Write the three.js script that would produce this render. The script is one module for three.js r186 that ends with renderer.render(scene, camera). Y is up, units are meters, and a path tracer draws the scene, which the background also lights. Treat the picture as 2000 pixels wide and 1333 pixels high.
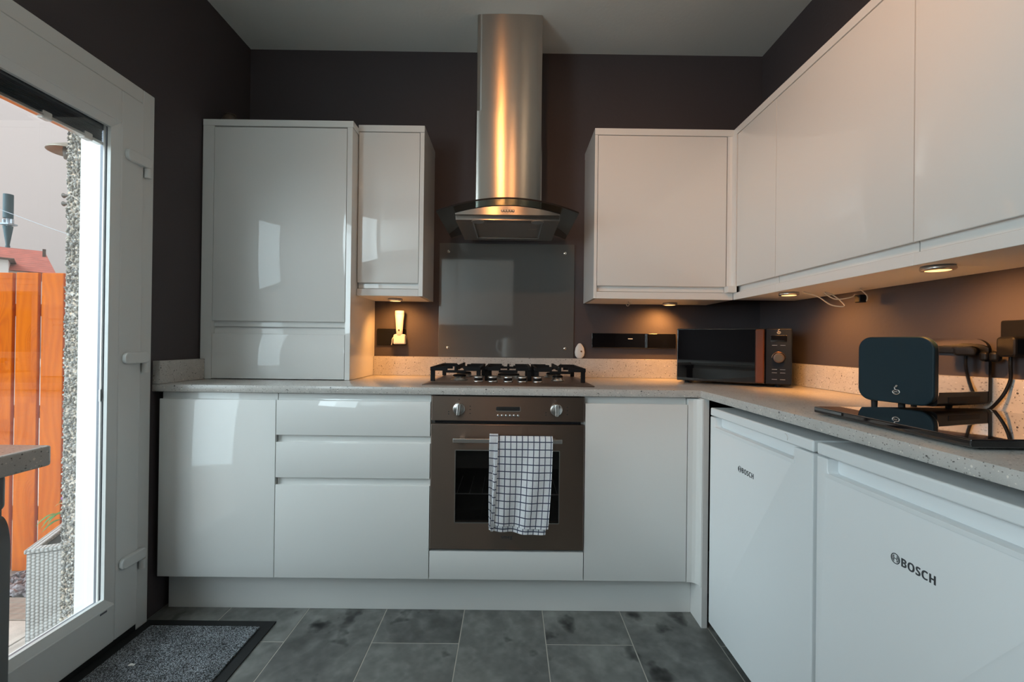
import * as THREE from 'three';
import { RoundedBoxGeometry } from 'three/addons/geometries/RoundedBoxGeometry.js';
import { TextGeometry } from 'three/addons/geometries/TextGeometry.js';
import { FontLoader } from 'three/addons/loaders/FontLoader.js';
import { mergeGeometries, toCreasedNormals } from 'three/addons/utils/BufferGeometryUtils.js';
import { RectAreaLightUniformsLib } from 'three/addons/lights/RectAreaLightUniformsLib.js';

// ------------------------------------------------------------------ camera, sky, sun, exposure
const XL = -1.372, XR = 1.313, CEIL = 2.598, ZF = 3.25;   // room limits, metres
RectAreaLightUniformsLib.init();
const scene = new THREE.Scene();
const renderer = new THREE.WebGLRenderer({ antialias: true });
renderer.toneMapping = THREE.LinearToneMapping;
renderer.toneMappingExposure = 1.0;
renderer.shadowMap.enabled = true;

const FOCAL = 870;                                   // pixels of a 2000 x 1333 frame
const camera = new THREE.PerspectiveCamera(2 * Math.atan(666.5 / FOCAL) * 180 / Math.PI, 2000 / 1333, 0.02, 200);
camera.position.set(0.0069, 1.0762, 2.3323);
camera.rotation.order = 'YXZ';
camera.rotation.set(0.0039, -0.0032, 0.012);

function rng(seed) { let s = seed >>> 0; return () => { s = (s + 0x6D2B79F5) >>> 0; let t = s; t = Math.imul(t ^ (t >>> 15), t | 1); t ^= t + Math.imul(t ^ (t >>> 7), t | 61); return ((t ^ (t >>> 14)) >>> 0) / 4294967296; }; }
// tiling value noise, period p cells
function noise2(seed, p) {
  const r = rng(seed), g = new Float32Array(p * p).map(() => r());
  const sm = (t) => t * t * (3 - 2 * t);
  return (u, v) => {
    const x = u * p, y = v * p, i = Math.floor(x), j = Math.floor(y), a = sm(x - i), b = sm(y - j);
    const G = (m, n) => g[(((n % p) + p) % p) * p + (((m % p) + p) % p)];
    return (G(i, j) * (1 - a) + G(i + 1, j) * a) * (1 - b) + (G(i, j + 1) * (1 - a) + G(i + 1, j + 1) * a) * b;
  };
}
function fbm(seed, p, oct) {
  const ns = []; for (let k = 0; k < oct; k++) ns.push(noise2(seed + 17 * k, p << k));
  return (u, v) => { let s = 0, a = 1, t = 0; for (const n of ns) { s += a * n(u, v); t += a; a *= 0.5; } return s / t; };
}

{ // overcast sky: brighter towards the zenith, soft cloud mottling
  const W = 512, H = 256, d = new Float32Array(W * H * 4), n = fbm(5, 6, 5);
  for (let j = 0; j < H; j++) for (let i = 0; i < W; i++) {
    const el = (j + 0.5) / H * Math.PI - Math.PI / 2, s = Math.max(0, Math.sin(el));
    const c = 0.9 + 0.2 * n(i / W, j / H), L = el > 0 ? 0.46 * (1 + 2.0 * s) * c : 0.26, o = (j * W + i) * 4;
    d[o] = L * 1.06; d[o + 1] = L * 1.0; d[o + 2] = L * 0.98; d[o + 3] = 1;
  }
  const t = new THREE.DataTexture(d, W, H, THREE.RGBAFormat, THREE.FloatType);
  t.mapping = THREE.EquirectangularReflectionMapping; t.magFilter = THREE.LinearFilter; t.minFilter = THREE.LinearFilter; t.wrapS = THREE.RepeatWrapping; t.needsUpdate = true;
  scene.background = t;
}
// hazy sun behind thin cloud on the garden side: wide and soft
const sun = new THREE.DirectionalLight(new THREE.Color(0.72, 0.92, 1.0), 7.0);
sun.position.set(-2 - 7.3, 3.5, 0.6 + 5.4); sun.target.position.set(-2, 0, 0.6);
sun.castShadow = true; sun.shadow.radius = 145; sun.shadow.mapSize.set(2048, 2048);
Object.assign(sun.shadow.camera, { left: -9, right: 9, top: 9, bottom: -9, near: 0.5, far: 60 });
scene.add(sun, sun.target);
// daylight entering by the kitchen window over the side counter (beside the camera)
const dayLight = new THREE.RectAreaLight(new THREE.Color(0.74, 0.93, 1.0), 7.2, 0.82, 0.94);
dayLight.position.set(XL - 0.03, 1.61, 2.53); dayLight.lookAt(2, 1.61, 2.53);
scene.add(dayLight);

// ------------------------------------------------------------------ helpers
const used = {};
function numbered(n) { const k = used[n] = (used[n] ?? -1) + 1; return k ? `${n}_${String(k).padStart(3, '0')}` : n; }
function shade(o) { o.castShadow = true; o.receiveShadow = true; return o; }
function thing(name, label, category, [x, y, z] = [0, 0, 0], turn = 0, group) {
  const o = new THREE.Group(); o.name = numbered(name); o.position.set(x, y, z); o.rotation.y = turn;
  o.userData = { label, category }; if (group) o.userData.group = group;
  scene.add(o); return o;
}
function part(parent, name, geo, mat, label, kind) {
  const m = shade(new THREE.Mesh(geo, mat)); m.name = name;
  if (label) m.userData.label = label; if (kind) m.userData.kind = kind;
  parent.add(m); return m;
}
function parts(parent, name, geos, mat) { for (const g of geos) part(parent, name, g, mat); }
function solid(name, label, category, geo, mat, pos = [0, 0, 0], turn = 0, group) {
  const m = shade(new THREE.Mesh(geo, mat)); m.name = numbered(name); m.position.set(...pos); m.rotation.y = turn;
  m.userData = { label, category }; if (group) m.userData.group = group;
  scene.add(m); return m;
}
function struct(name, geo, mat, label, category) {
  const m = shade(geo ? new THREE.Mesh(geo, mat) : new THREE.Group()); m.name = name; m.userData = { kind: 'structure', label, category };
  scene.add(m); return m;
}
function boxUV(g, s = 1) { // uv in metres, by the way each face points
  g = g.index ? g.toNonIndexed() : g;
  const p = g.attributes.position, n = g.attributes.normal, uv = new Float32Array(p.count * 2);
  for (let i = 0; i < p.count; i++) {
    const ax = Math.abs(n.getX(i)), ay = Math.abs(n.getY(i)), az = Math.abs(n.getZ(i));
    let u, v; if (ax >= ay && ax >= az) { u = p.getZ(i); v = p.getY(i); } else if (ay >= az) { u = p.getX(i); v = p.getZ(i); } else { u = p.getX(i); v = p.getY(i); }
    uv[2 * i] = u / s; uv[2 * i + 1] = v / s;
  }
  g.setAttribute('uv', new THREE.BufferAttribute(uv, 2)); return g;
}
// box given by its limits, edges rounded by r
function bx(x0, x1, y0, y1, z0, z1, r = 0.0015, seg = 2) {
  const w = x1 - x0, h = y1 - y0, d = z1 - z0, rr = Math.min(r, w / 2.1, h / 2.1, d / 2.1);
  const g = rr > 1e-5 ? new RoundedBoxGeometry(w, h, d, seg, rr) : new THREE.BoxGeometry(w, h, d);
  g.translate((x0 + x1) / 2, (y0 + y1) / 2, (z0 + z1) / 2); return boxUV(g);
}
function merge(list) { return mergeGeometries(list.map((g) => { g = g.index ? g.toNonIndexed() : g; for (const k of Object.keys(g.attributes)) if (!['position', 'normal', 'uv'].includes(k)) g.deleteAttribute(k); return g; })); }
function cyl(r0, r1, h, seg = 32) { return new THREE.CylinderGeometry(r1, r0, h, seg); }
function lathe(pts, seg = 40) { return new THREE.LatheGeometry(pts.map(([a, b]) => new THREE.Vector2(a, b)), seg); }
function tube(pts, r, n = 40, k = 8, closed = false) { return new THREE.TubeGeometry(new THREE.CatmullRomCurve3(pts.map((p) => new THREE.Vector3(...p)), closed), n, r, k, closed); }
function shapeOf(pts) { const s = new THREE.Shape(); pts.forEach(([x, y], i) => i ? s.lineTo(x, y) : s.moveTo(x, y)); return s; }
function roundRect(w, h, r, rb = r) { // origin at the bottom centre
  const s = new THREE.Shape(), a = w / 2;
  s.moveTo(-a + rb, 0); s.lineTo(a - rb, 0); s.absarc(a - rb, rb, rb, -Math.PI / 2, 0); s.lineTo(a, h - r); s.absarc(a - r, h - r, r, 0, Math.PI / 2);
  s.lineTo(-a + r, h); s.absarc(-a + r, h - r, r, Math.PI / 2, Math.PI); s.lineTo(-a, rb); s.absarc(-a + rb, rb, rb, Math.PI, 1.5 * Math.PI); return s;
}
function extr(shape, depth, bevel = 0, seg = 2, curve = 12) {
  return new THREE.ExtrudeGeometry(shape, { depth: depth - 2 * bevel, bevelEnabled: bevel > 0, bevelThickness: bevel, bevelSize: bevel, bevelOffset: -bevel, bevelSegments: seg, curveSegments: curve }).translate(0, 0, bevel);
}
// sheet of cloth with thickness: P(u, v) gives a point
function sheet(P, nu, nv, th) {
  const pos = [], uv = [], idx = [], q = (u, v) => new THREE.Vector3(...P(Math.min(1, Math.max(0, u)), Math.min(1, Math.max(0, v))));
  for (const side of [1, -1]) for (let j = 0; j <= nv; j++) for (let i = 0; i <= nu; i++) {
    const u = i / nu, v = j / nv, e = 1e-3, n = q(u + e, v).sub(q(u - e, v)).cross(q(u, v + e).sub(q(u, v - e))).normalize();
    const p = q(u, v).addScaledVector(n, side * th / 2); pos.push(p.x, p.y, p.z); uv.push(u, v);
  }
  const N = (nu + 1) * (nv + 1), at = (s, i, j) => s * N + j * (nu + 1) + i;
  for (let j = 0; j < nv; j++) for (let i = 0; i < nu; i++) {
    idx.push(at(0, i, j), at(0, i + 1, j), at(0, i + 1, j + 1), at(0, i, j), at(0, i + 1, j + 1), at(0, i, j + 1));
    idx.push(at(1, i, j), at(1, i + 1, j + 1), at(1, i + 1, j), at(1, i, j), at(1, i, j + 1), at(1, i + 1, j + 1));
  }
  for (let i = 0; i < nu; i++) for (const j of [0, nv]) idx.push(at(0, i, j), at(1, i, j), at(1, i + 1, j), at(0, i, j), at(1, i + 1, j), at(0, i + 1, j));
  for (let j = 0; j < nv; j++) for (const i of [0, nu]) idx.push(at(0, i, j), at(0, i, j + 1), at(1, i, j + 1), at(0, i, j), at(1, i, j + 1), at(1, i, j));
  const g = new THREE.BufferGeometry(); g.setAttribute('position', new THREE.Float32BufferAttribute(pos, 3)); g.setAttribute('uv', new THREE.Float32BufferAttribute(uv, 2)); g.setIndex(idx); g.computeVertexNormals(); return g;
}

// ------------------------------------------------------------------ textures
function dataTex(size, fn, srgb = true, rep = 1) { // fn(u, v) -> [r, g, b] in 0..1 (sRGB values when srgb)
  const d = new Uint8Array(size * size * 4);
  for (let j = 0; j < size; j++) for (let i = 0; i < size; i++) { const c = fn(i / size, j / size, i, j), o = (j * size + i) * 4; for (let k = 0; k < 3; k++) d[o + k] = Math.max(0, Math.min(255, Math.round(255 * c[k]))); d[o + 3] = 255; }
  const t = new THREE.DataTexture(d, size, size); t.wrapS = t.wrapT = THREE.RepeatWrapping; t.magFilter = t.minFilter = THREE.LinearFilter; t.repeat.set(rep, rep);
  if (srgb) t.colorSpace = THREE.SRGBColorSpace; t.needsUpdate = true; return t;
}
const g1 = (v) => [v, v, v];

const slateTex = (() => { const a = fbm(11, 4, 6), b = fbm(23, 6, 5), c = fbm(31, 32, 3), e = fbm(47, 12, 4); return dataTex(1024, (u, v) => {
  const warp = 0.12 * (b(u, v) - 0.5), n = a(u + warp, v * 1 + 2 * warp), vein = Math.pow(1 - Math.abs(2 * b(u + 0.3 + warp, v + warp) - 1), 10), pit = e(u, v) > 0.66 ? (e(u, v) - 0.66) * 2.4 : 0;
  const L = 0.42 + 0.30 * (n - 0.5) + 0.045 * vein + 0.17 * (c(u, v) - 0.5) - pit * 0.7; return [L * 1.0, L * 1.01, L * 0.985]; }); })();
const slateBump = (() => { const a = fbm(11, 8, 6); return dataTex(512, (u, v) => g1(a(u, v)), false); })();
const quartzTex = (() => {
  const N = 1024, r = rng(77), base = fbm(9, 16, 4), buf = new Float32Array(N * N * 3);
  for (let j = 0; j < N; j++) for (let i = 0; i < N; i++) { const L = 0.77 + 0.07 * (base(i / N, j / N) - 0.5) + 0.05 * (r() - 0.5), o = (j * N + i) * 3; buf[o] = L; buf[o + 1] = L * 0.98; buf[o + 2] = L * 0.955; }
  for (let k = 0; k < 5200; k++) { // mineral grains
    const x = r() * N, y = r() * N, t = r(), rad = t < 0.12 ? 2.0 + 2.6 * r() : 0.9 + 1.5 * r(), s = rad * (0.6 + 0.6 * r()), kind = r(), c = kind < 0.55 ? 0.46 + 0.18 * r() : kind < 0.7 ? 0.30 : 0.92;
    for (let dy = -5; dy <= 5; dy++) for (let dx = -5; dx <= 5; dx++) if ((dx / rad) ** 2 + (dy / s) ** 2 < 1) { const o = ((((y + dy) | 0) + N) % N * N + (((x + dx) | 0) + N) % N) * 3; buf[o] = c; buf[o + 1] = c * 0.97; buf[o + 2] = c * 0.93; }
  }
  return dataTex(N, (u, v, i, j) => { const o = (j * N + i) * 3; return [buf[o], buf[o + 1], buf[o + 2]]; }, true, 1 / 0.6);
})();
const plasterBump = (() => { const a = fbm(3, 48, 3); return dataTex(512, (u, v) => g1(a(u, v)), false, 1 / 0.5); })();
const brushTex = (() => { const r = rng(8), rows = new Float32Array(512).map(() => r()); const w = fbm(4, 4, 4); return dataTex(512, (u, v, i, j) => g1(0.42 + 0.2 * (rows[j] - 0.5) + 0.1 * (w(u, v) - 0.5)), false, 1 / 0.3); })();
const matTex = (() => { const r = rng(41), N = 512, a = fbm(6, 8, 3), px = new Float32Array(N * N).map(() => r()); return dataTex(N, (u, v, i, j) => {
  const t = px[(j >> 1) * N + (i >> 1)] * 0.75 + px[j * N + i] * 0.25 + 0.25 * (a(u, v) - 0.5), L = t > 0.52 ? 0.52 + 0.7 * (t - 0.52) : 0.14 + 0.24 * t; return [L * 0.96, L, L * 1.04]; }, true, 1 / 0.5); })();
const matBump = (() => { const r = rng(43), N = 512, px = new Float32Array(N * N).map(() => r()); return dataTex(N, (u, v, i, j) => g1(px[(j >> 1) * N + (i >> 1)]), false, 1 / 0.5); })();
const woodTex = (seed, c0, c1) => { const a = fbm(seed, 8, 4), b = fbm(seed + 5, 3, 3), k = fbm(seed + 9, 5, 2); return dataTex(512, (u, v) => {
  const knot = Math.pow(Math.max(0, k(u, v * 0.5) - 0.62) * 2.6, 1.0), ring = 0.5 + 0.5 * Math.sin(2 * Math.PI * (9 * u + 2.2 * b(u, v) + 6 * knot)), t = Math.min(1, 0.55 * ring * 0.6 + 0.5 * a(u * 1, v * 0.25) + 0.5 * knot); return c0.map((c, i) => c * (1 - t) + c1[i] * t); }); };
const fenceTex = woodTex(61, [0.83, 0.43, 0.0], [0.68, 0.30, 0.0]);
const handleTex = woodTex(71, [0.40, 0.20, 0.085], [0.28, 0.13, 0.055]);
const deckTex = woodTex(81, [0.66, 0.60, 0.55], [0.52, 0.46, 0.42]);
const pavingTex = (() => { const a = fbm(91, 12, 5); return dataTex(256, (u, v) => { const L = 0.74 + 0.2 * (a(u, v) - 0.5); return [L, L * 0.95, L * 0.9]; }); })();
const rooftileTex = (() => { const a = fbm(93, 16, 4); return dataTex(256, (u, v) => { const row = (v * 14) % 1, L = 0.80 + 0.2 * (a(u, v) - 0.5) - (row < 0.16 ? 0.2 : 0); return [0.86 * L, 0.47 * L, 0.40 * L]; }, true, 0.3); })();
const dashTex = (() => { // roughcast render between the pebbles
  const N = 512, r = rng(55), buf = new Float32Array(N * N * 3).fill(0.62);
  for (let k = 0; k < 9000; k++) { const x = r() * N, y = r() * N, rad = 2 + 4 * r(), L = 0.36 + 0.5 * r(), w = r(); for (let dy = -6; dy <= 6; dy++) for (let dx = -6; dx <= 6; dx++) if (dx * dx + dy * dy < rad * rad) { const o = ((((y + dy) | 0) + N) % N * N + (((x + dx) | 0) + N) % N) * 3; buf[o] = L * (1 + 0.1 * w); buf[o + 1] = L * 0.98; buf[o + 2] = L * (0.96 - 0.1 * w); } }
  return dataTex(N, (u, v, i, j) => { const o = (j * N + i) * 3; return [buf[o], buf[o + 1], buf[o + 2]]; }, true, 1 / 0.5);
})();
const weave = (fn, srgb) => dataTex(256, (u, v) => { const x = u * 12, y = v * 12, h = Math.abs(Math.sin(Math.PI * x)) * 0.5 + Math.abs(Math.sin(Math.PI * (y + (Math.floor(x) % 2) * 0.5))) * 0.5; return fn(h); }, srgb, 1 / 0.17);
const weaveTex = weave((h) => { const L = 0.52 + 0.30 * h; return [L, L, L * 0.99]; }, true), weaveBump = weave((h) => g1(h), false);
const towelTex = (() => {
  const c = document.createElement('canvas'); c.width = 1024; c.height = 2048; const x = c.getContext('2d');
  x.fillStyle = '#e9e9ec'; x.fillRect(0, 0, 1024, 2048);
  const r = rng(19); for (let k = 0; k < 26000; k++) { x.fillStyle = r() < 0.5 ? 'rgba(205,206,214,0.45)' : 'rgba(250,250,252,0.5)'; x.fillRect(r() * 1024, r() * 2048, 5, 5); }
  x.fillStyle = '#3a4058';
  for (let i = 0; i < 11; i++) x.fillRect(52 + i * 94, 0, 13 + (i % 3), 2048);
  for (let j = 0; j < 21; j++) x.fillRect(0, 30 + j * 99, 1024, 13);
  const t = new THREE.CanvasTexture(c); t.colorSpace = THREE.SRGBColorSpace; return t;
})();

// ------------------------------------------------------------------ materials
const S = (o) => new THREE.MeshStandardMaterial(o), PH = (o) => new THREE.MeshPhysicalMaterial(o);
const L3 = (r, g, b) => new THREE.Color().setRGB(r, g, b);
const M = {
  gloss: PH({ color: L3(0.82, 0.82, 0.80), roughness: 0.4, clearcoat: 0.8, clearcoatRoughness: 0.015, name: 'white_gloss_acrylic' }),
  carcass: S({ color: L3(0.80, 0.79, 0.77), roughness: 0.45, name: 'white_melamine' }),
  wall: S({ color: L3(0.068, 0.056, 0.060), roughness: 0.75, bumpMap: plasterBump, bumpScale: 0.0004, name: 'aubergine_wall_paint' }),
  ceiling: S({ color: L3(0.80, 0.81, 0.77), roughness: 0.9, bumpMap: plasterBump, bumpScale: 0.0004, name: 'ceiling_paint' }),
  quartz: PH({ map: quartzTex, roughness: 0.28, clearcoat: 0.3, clearcoatRoughness: 0.15, name: 'speckled_quartz' }),
  grout: S({ color: L3(0.50, 0.47, 0.42), roughness: 0.9 }),
  slate: S({ map: slateTex, roughness: 0.45, bumpMap: slateBump, bumpScale: 0.0012, name: 'slate_tile' }),
  upvc: S({ color: L3(0.75, 0.76, 0.745), roughness: 0.32, name: 'white_upvc' }),
  glass: PH({ color: 0xffffff, roughness: 0.0, transmission: 1, thickness: 0, ior: 1.5, name: 'clear_pane' }),
  hoodGlass: PH({ color: L3(0.62, 0.68, 0.66), roughness: 0.0, transmission: 1, thickness: 0, ior: 1.5, name: 'smoked_glass' }),
  steel: PH({ color: L3(0.50, 0.45, 0.41), metalness: 1, roughness: 0.23, anisotropy: 1.0, anisotropyRotation: Math.PI / 2, name: 'brushed_steel' }),
  ovenSteel: PH({ color: L3(0.36, 0.285, 0.245), metalness: 1, roughness: 0.34, anisotropy: 0.9, anisotropyRotation: Math.PI / 2, name: 'oven_brushed_steel' }),
  chrome: S({ color: L3(0.75, 0.75, 0.76), metalness: 1, roughness: 0.06, name: 'chrome' }),
  satin: S({ color: L3(0.68, 0.66, 0.64), metalness: 1, roughness: 0.28, name: 'satin_metal' }),
  black: PH({ color: L3(0.008, 0.008, 0.009), roughness: 0.4, specularIntensity: 0.35, name: 'black_plastic' }),
  iron: PH({ color: L3(0.008, 0.008, 0.009), roughness: 0.6, specularIntensity: 0.4, name: 'cast_iron' }),
  blackGlass: PH({ color: L3(0.004, 0.004, 0.005), roughness: 0.03, clearcoat: 1, clearcoatRoughness: 0.01, ior: 1.6, name: 'black_glass' }),
  splash: PH({ color: L3(0.125, 0.122, 0.118), roughness: 0.06, ior: 1.75, clearcoat: 1, clearcoatRoughness: 0.0, name: 'grey_back_painted_glass' }),
  fridge: S({ color: L3(0.86, 0.88, 0.89), roughness: 0.4, name: 'white_enamel' }),
  darkPrint: S({ color: L3(0.05, 0.055, 0.06), roughness: 0.5 }),
  white: S({ color: L3(0.75, 0.73, 0.70), roughness: 0.4, name: 'white_plastic' }),
  navy: PH({ color: L3(0.010, 0.027, 0.038), roughness: 0.5, specularIntensity: 0.5, name: 'slate_blue_soft_coat' }),
  panelNavy: PH({ color: L3(0.010, 0.014, 0.022), roughness: 0.45, specularIntensity: 0.35 }),
  oak: S({ map: handleTex, roughness: 0.5, name: 'varnished_wood' }),
  rubber: S({ color: L3(0.010, 0.011, 0.012), roughness: 0.7 }),
  pile: S({ map: matTex, roughness: 1, bumpMap: matBump, bumpScale: 0.004, name: 'charcoal_mat_pile' }),
  towel: S({ map: towelTex, roughness: 0.95, name: 'checked_cotton' }),
  graphite: S({ color: L3(0.16, 0.165, 0.17), roughness: 0.35, metalness: 0.3, name: 'graphite_enamel' }),
  fence: PH({ map: fenceTex, roughness: 0.8, specularIntensity: 0.15, name: 'orange_stained_timber' }),
  deck: S({ map: deckTex, roughness: 0.8 }), paving: S({ map: pavingTex, roughness: 0.9 }),
  dash: S({ map: dashTex, roughness: 0.95, name: 'pebbledash' }), pebble: S({ color: 0xffffff, roughness: 0.9 }),
  weave: S({ map: weaveTex, bumpMap: weaveBump, bumpScale: 0.004, roughness: 0.6, name: 'woven_rattan' }),
  leaf: S({ color: L3(0.10, 0.24, 0.06), roughness: 0.6, side: THREE.DoubleSide }), dryLeaf: S({ color: L3(0.55, 0.42, 0.22), roughness: 0.7 }), petal: S({ color: L3(0.22, 0.05, 0.20), roughness: 0.7 }), petal2: S({ color: L3(0.62, 0.30, 0.28), roughness: 0.7 }), soil: S({ color: L3(0.02, 0.016, 0.012), roughness: 1 }),
  roof: S({ map: rooftileTex, roughness: 0.9 }), render: S({ color: L3(0.75, 0.76, 0.76), roughness: 0.9 }), mast: S({ color: L3(0.02, 0.075, 0.10), roughness: 0.6 }), mastPale: S({ color: L3(0.45, 0.52, 0.58), roughness: 0.6 }), lampMetal: S({ color: L3(0.30, 0.27, 0.22), metalness: 0.6, roughness: 0.45 }),
  blind: S({ color: L3(0.020, 0.030, 0.042), roughness: 0.4 }), spacer: S({ color: L3(0.16, 0.17, 0.20), roughness: 0.4, metalness: 0.5 }),
  copper: S({ color: L3(0.50, 0.26, 0.16), metalness: 1, roughness: 0.3 }), dial: S({ color: L3(0.06, 0.045, 0.04), roughness: 0.4 }),
  wire: S({ color: L3(0.55, 0.45, 0.34), roughness: 0.5 }), brown: S({ color: L3(0.09, 0.065, 0.05), roughness: 0.5 }), bolt: S({ color: L3(0.7, 0.68, 0.64), metalness: 1, roughness: 0.2 }),
  ledGlow: S({ color: 0x000000, emissive: L3(1.0, 0.50, 0.17), emissiveIntensity: 3.0, name: 'warm_lamp_glow' }),
  bulbGlow: S({ color: 0x000000, emissive: L3(1.0, 0.72, 0.45), emissiveIntensity: 25.0, name: 'spot_bulb_glow' }),
  filter: S({ color: L3(0.50, 0.45, 0.41), metalness: 1, roughness: 0.4 }),
  ovenCavity: S({ color: L3(0.02, 0.021, 0.026), roughness: 0.3 }), ovenGlass: PH({ color: L3(0.62, 0.62, 0.64), roughness: 0, transmission: 1, thickness: 0, ior: 1.5, name: 'oven_window_glass' }),
};

const font = await new FontLoader().loadAsync('fonts/droid/droid_sans_bold.typeface.json');
function text(str, size, depth = 0.0006) { const g = new TextGeometry(str, { font, size, depth, curveSegments: 4, bevelEnabled: false }); g.computeBoundingBox(); g.translate(-(g.boundingBox.max.x + g.boundingBox.min.x) / 2, 0, 0); return g; }

// ------------------------------------------------------------------ the room
const floor = struct('floor', bx(XL, XR, -0.08, -0.0008, 0, ZF, 0), M.grout, 'grey slate-look tiled floor with pale joints', 'floor');
{
  const W = 0.3115, D = 0.61, x0 = -0.165 - 4 * W, r = rng(3);
  for (let c = 0; c < 9; c++) for (let k = -1; k < 6; k++) {
    const a = Math.max(XL, x0 + c * W), b = Math.min(XR, x0 + (c + 1) * W), off = (c % 2 === 1) ? 0.738 : 0.433, za = Math.max(0.40, off + (k - 1) * D), zb = Math.min(ZF, off + k * D);
    if (b - a < 0.02 || zb - za < 0.02) continue;
    const g = bx(a + 0.0017, b - 0.0017, -0.008, 0, za + 0.0017, zb - 0.0017, 0.0008, 1), uv = g.attributes.uv, ox = r(), oy = r(), flip = r() < 0.5 ? 1 : -1;
    for (let i = 0; i < uv.count; i++) uv.setXY(i, uv.getX(i) * flip / 1.1 + ox, uv.getY(i) / 1.1 + oy);
    part(floor, 'tile', g, M.slate);
  }
}
struct('ceiling', bx(XL - 0.24, XR + 0.2, CEIL, CEIL + 0.18, -0.2, ZF + 0.2, 0), M.ceiling, 'plain white ceiling above the dark walls', 'ceiling');
struct('wall_back', bx(XL - 0.1, XR + 0.2, -0.3, CEIL, -0.2, 0, 0), M.wall, 'dark aubergine wall behind the cooker hood', 'wall');
struct('wall_right', bx(XR, XR + 0.2, -0.3, CEIL, 0, ZF + 0.2, 0), M.wall, 'dark aubergine wall behind the toaster and microwave', 'wall');
struct('wall_front', bx(XL - 0.1, XR, -0.3, CEIL, ZF, ZF + 0.2, 0), M.wall, 'dark aubergine wall facing the cooker', 'wall');
// left wall: inner leaf round the glazed door and the window
const DZ0 = 0.632, DZ1 = 1.56, DY = 1.995, WZ0 = 2.06, WZ1 = 3.00, WY0 = 1.08, WY1 = 2.14;
struct('wall_left', merge([
  bx(XL - 0.1, XL, -0.3, CEIL, 0, DZ0, 0), bx(XL - 0.1, XL, DY, CEIL, DZ0, DZ1, 0), bx(XL - 0.1, XL, -0.3, CEIL, DZ1, WZ0, 0),
  bx(XL - 0.1, XL, -0.3, WY0, WZ0, WZ1, 0), bx(XL - 0.1, XL, WY1, CEIL, WZ0, WZ1, 0), bx(XL - 0.1, XL, -0.3, CEIL, WZ1, ZF, 0), bx(XL - 0.1, XL, -0.3, -0.01, DZ0, DZ1, 0)]), M.wall, 'dark aubergine wall with the glazed door', 'wall');
// outer leaf, pebbledashed
const XO = -1.606, XI = XL - 0.1;
const outer = struct('wall_exterior', merge([
  bx(XO, XI, -0.3, CEIL, -0.2, 0.715, 0), bx(XO, XI, 1.96, CEIL, 0.715, 1.50, 0), bx(XO, XI, -0.3, CEIL, 1.50, WZ0 + 0.05, 0), bx(XO, XI, -0.3, WY0, WZ0 + 0.05, WZ1 - 0.05, 0), bx(XO, XI, WY1, CEIL, WZ0 + 0.05, WZ1 - 0.05, 0), bx(XO, XI, -0.3, CEIL, WZ1 - 0.05, ZF, 0)]), M.dash, 'pebbledashed outside wall seen through the door glass', 'wall');
{
  const n = 2600, im = new THREE.InstancedMesh(new THREE.IcosahedronGeometry(1, 1), M.pebble, n), r = rng(12), m = new THREE.Matrix4(), q = new THREE.Quaternion(), c = new THREE.Color();
  for (let i = 0; i < n; i++) {
    const s = 0.0024 + 0.0038 * r(), y = -0.28 + 2.3 * r(), face = r() < 0.78;
    const p = face ? new THREE.Vector3(XO + 0.056 * r(), y, 0.716) : new THREE.Vector3(XO, y, 0.716 - 0.03 * r());
    q.setFromEuler(new THREE.Euler(r() * 6, r() * 6, r() * 6)); m.compose(p, q, new THREE.Vector3(s, s * (0.6 + 0.4 * r()), s * (0.6 + 0.3 * r()))); im.setMatrixAt(i, m);
    const L = 0.10 + 0.62 * r() * r() + 0.1 * r(), w = r(); c.setRGB(L * (1 + 0.12 * w), L * 0.97, L * (0.92 - 0.15 * w)); im.setColorAt(i, c);
  }
  im.name = 'pebble'; im.userData.kind = 'stuff'; shade(im); outer.add(im);
}
struct('trim_1', bx(-1.552, XI, -0.04, 1.95, 0.7151, 0.722, 0), M.upvc, 'white plastic reveal board beside the door opening outside', 'trim');
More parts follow.
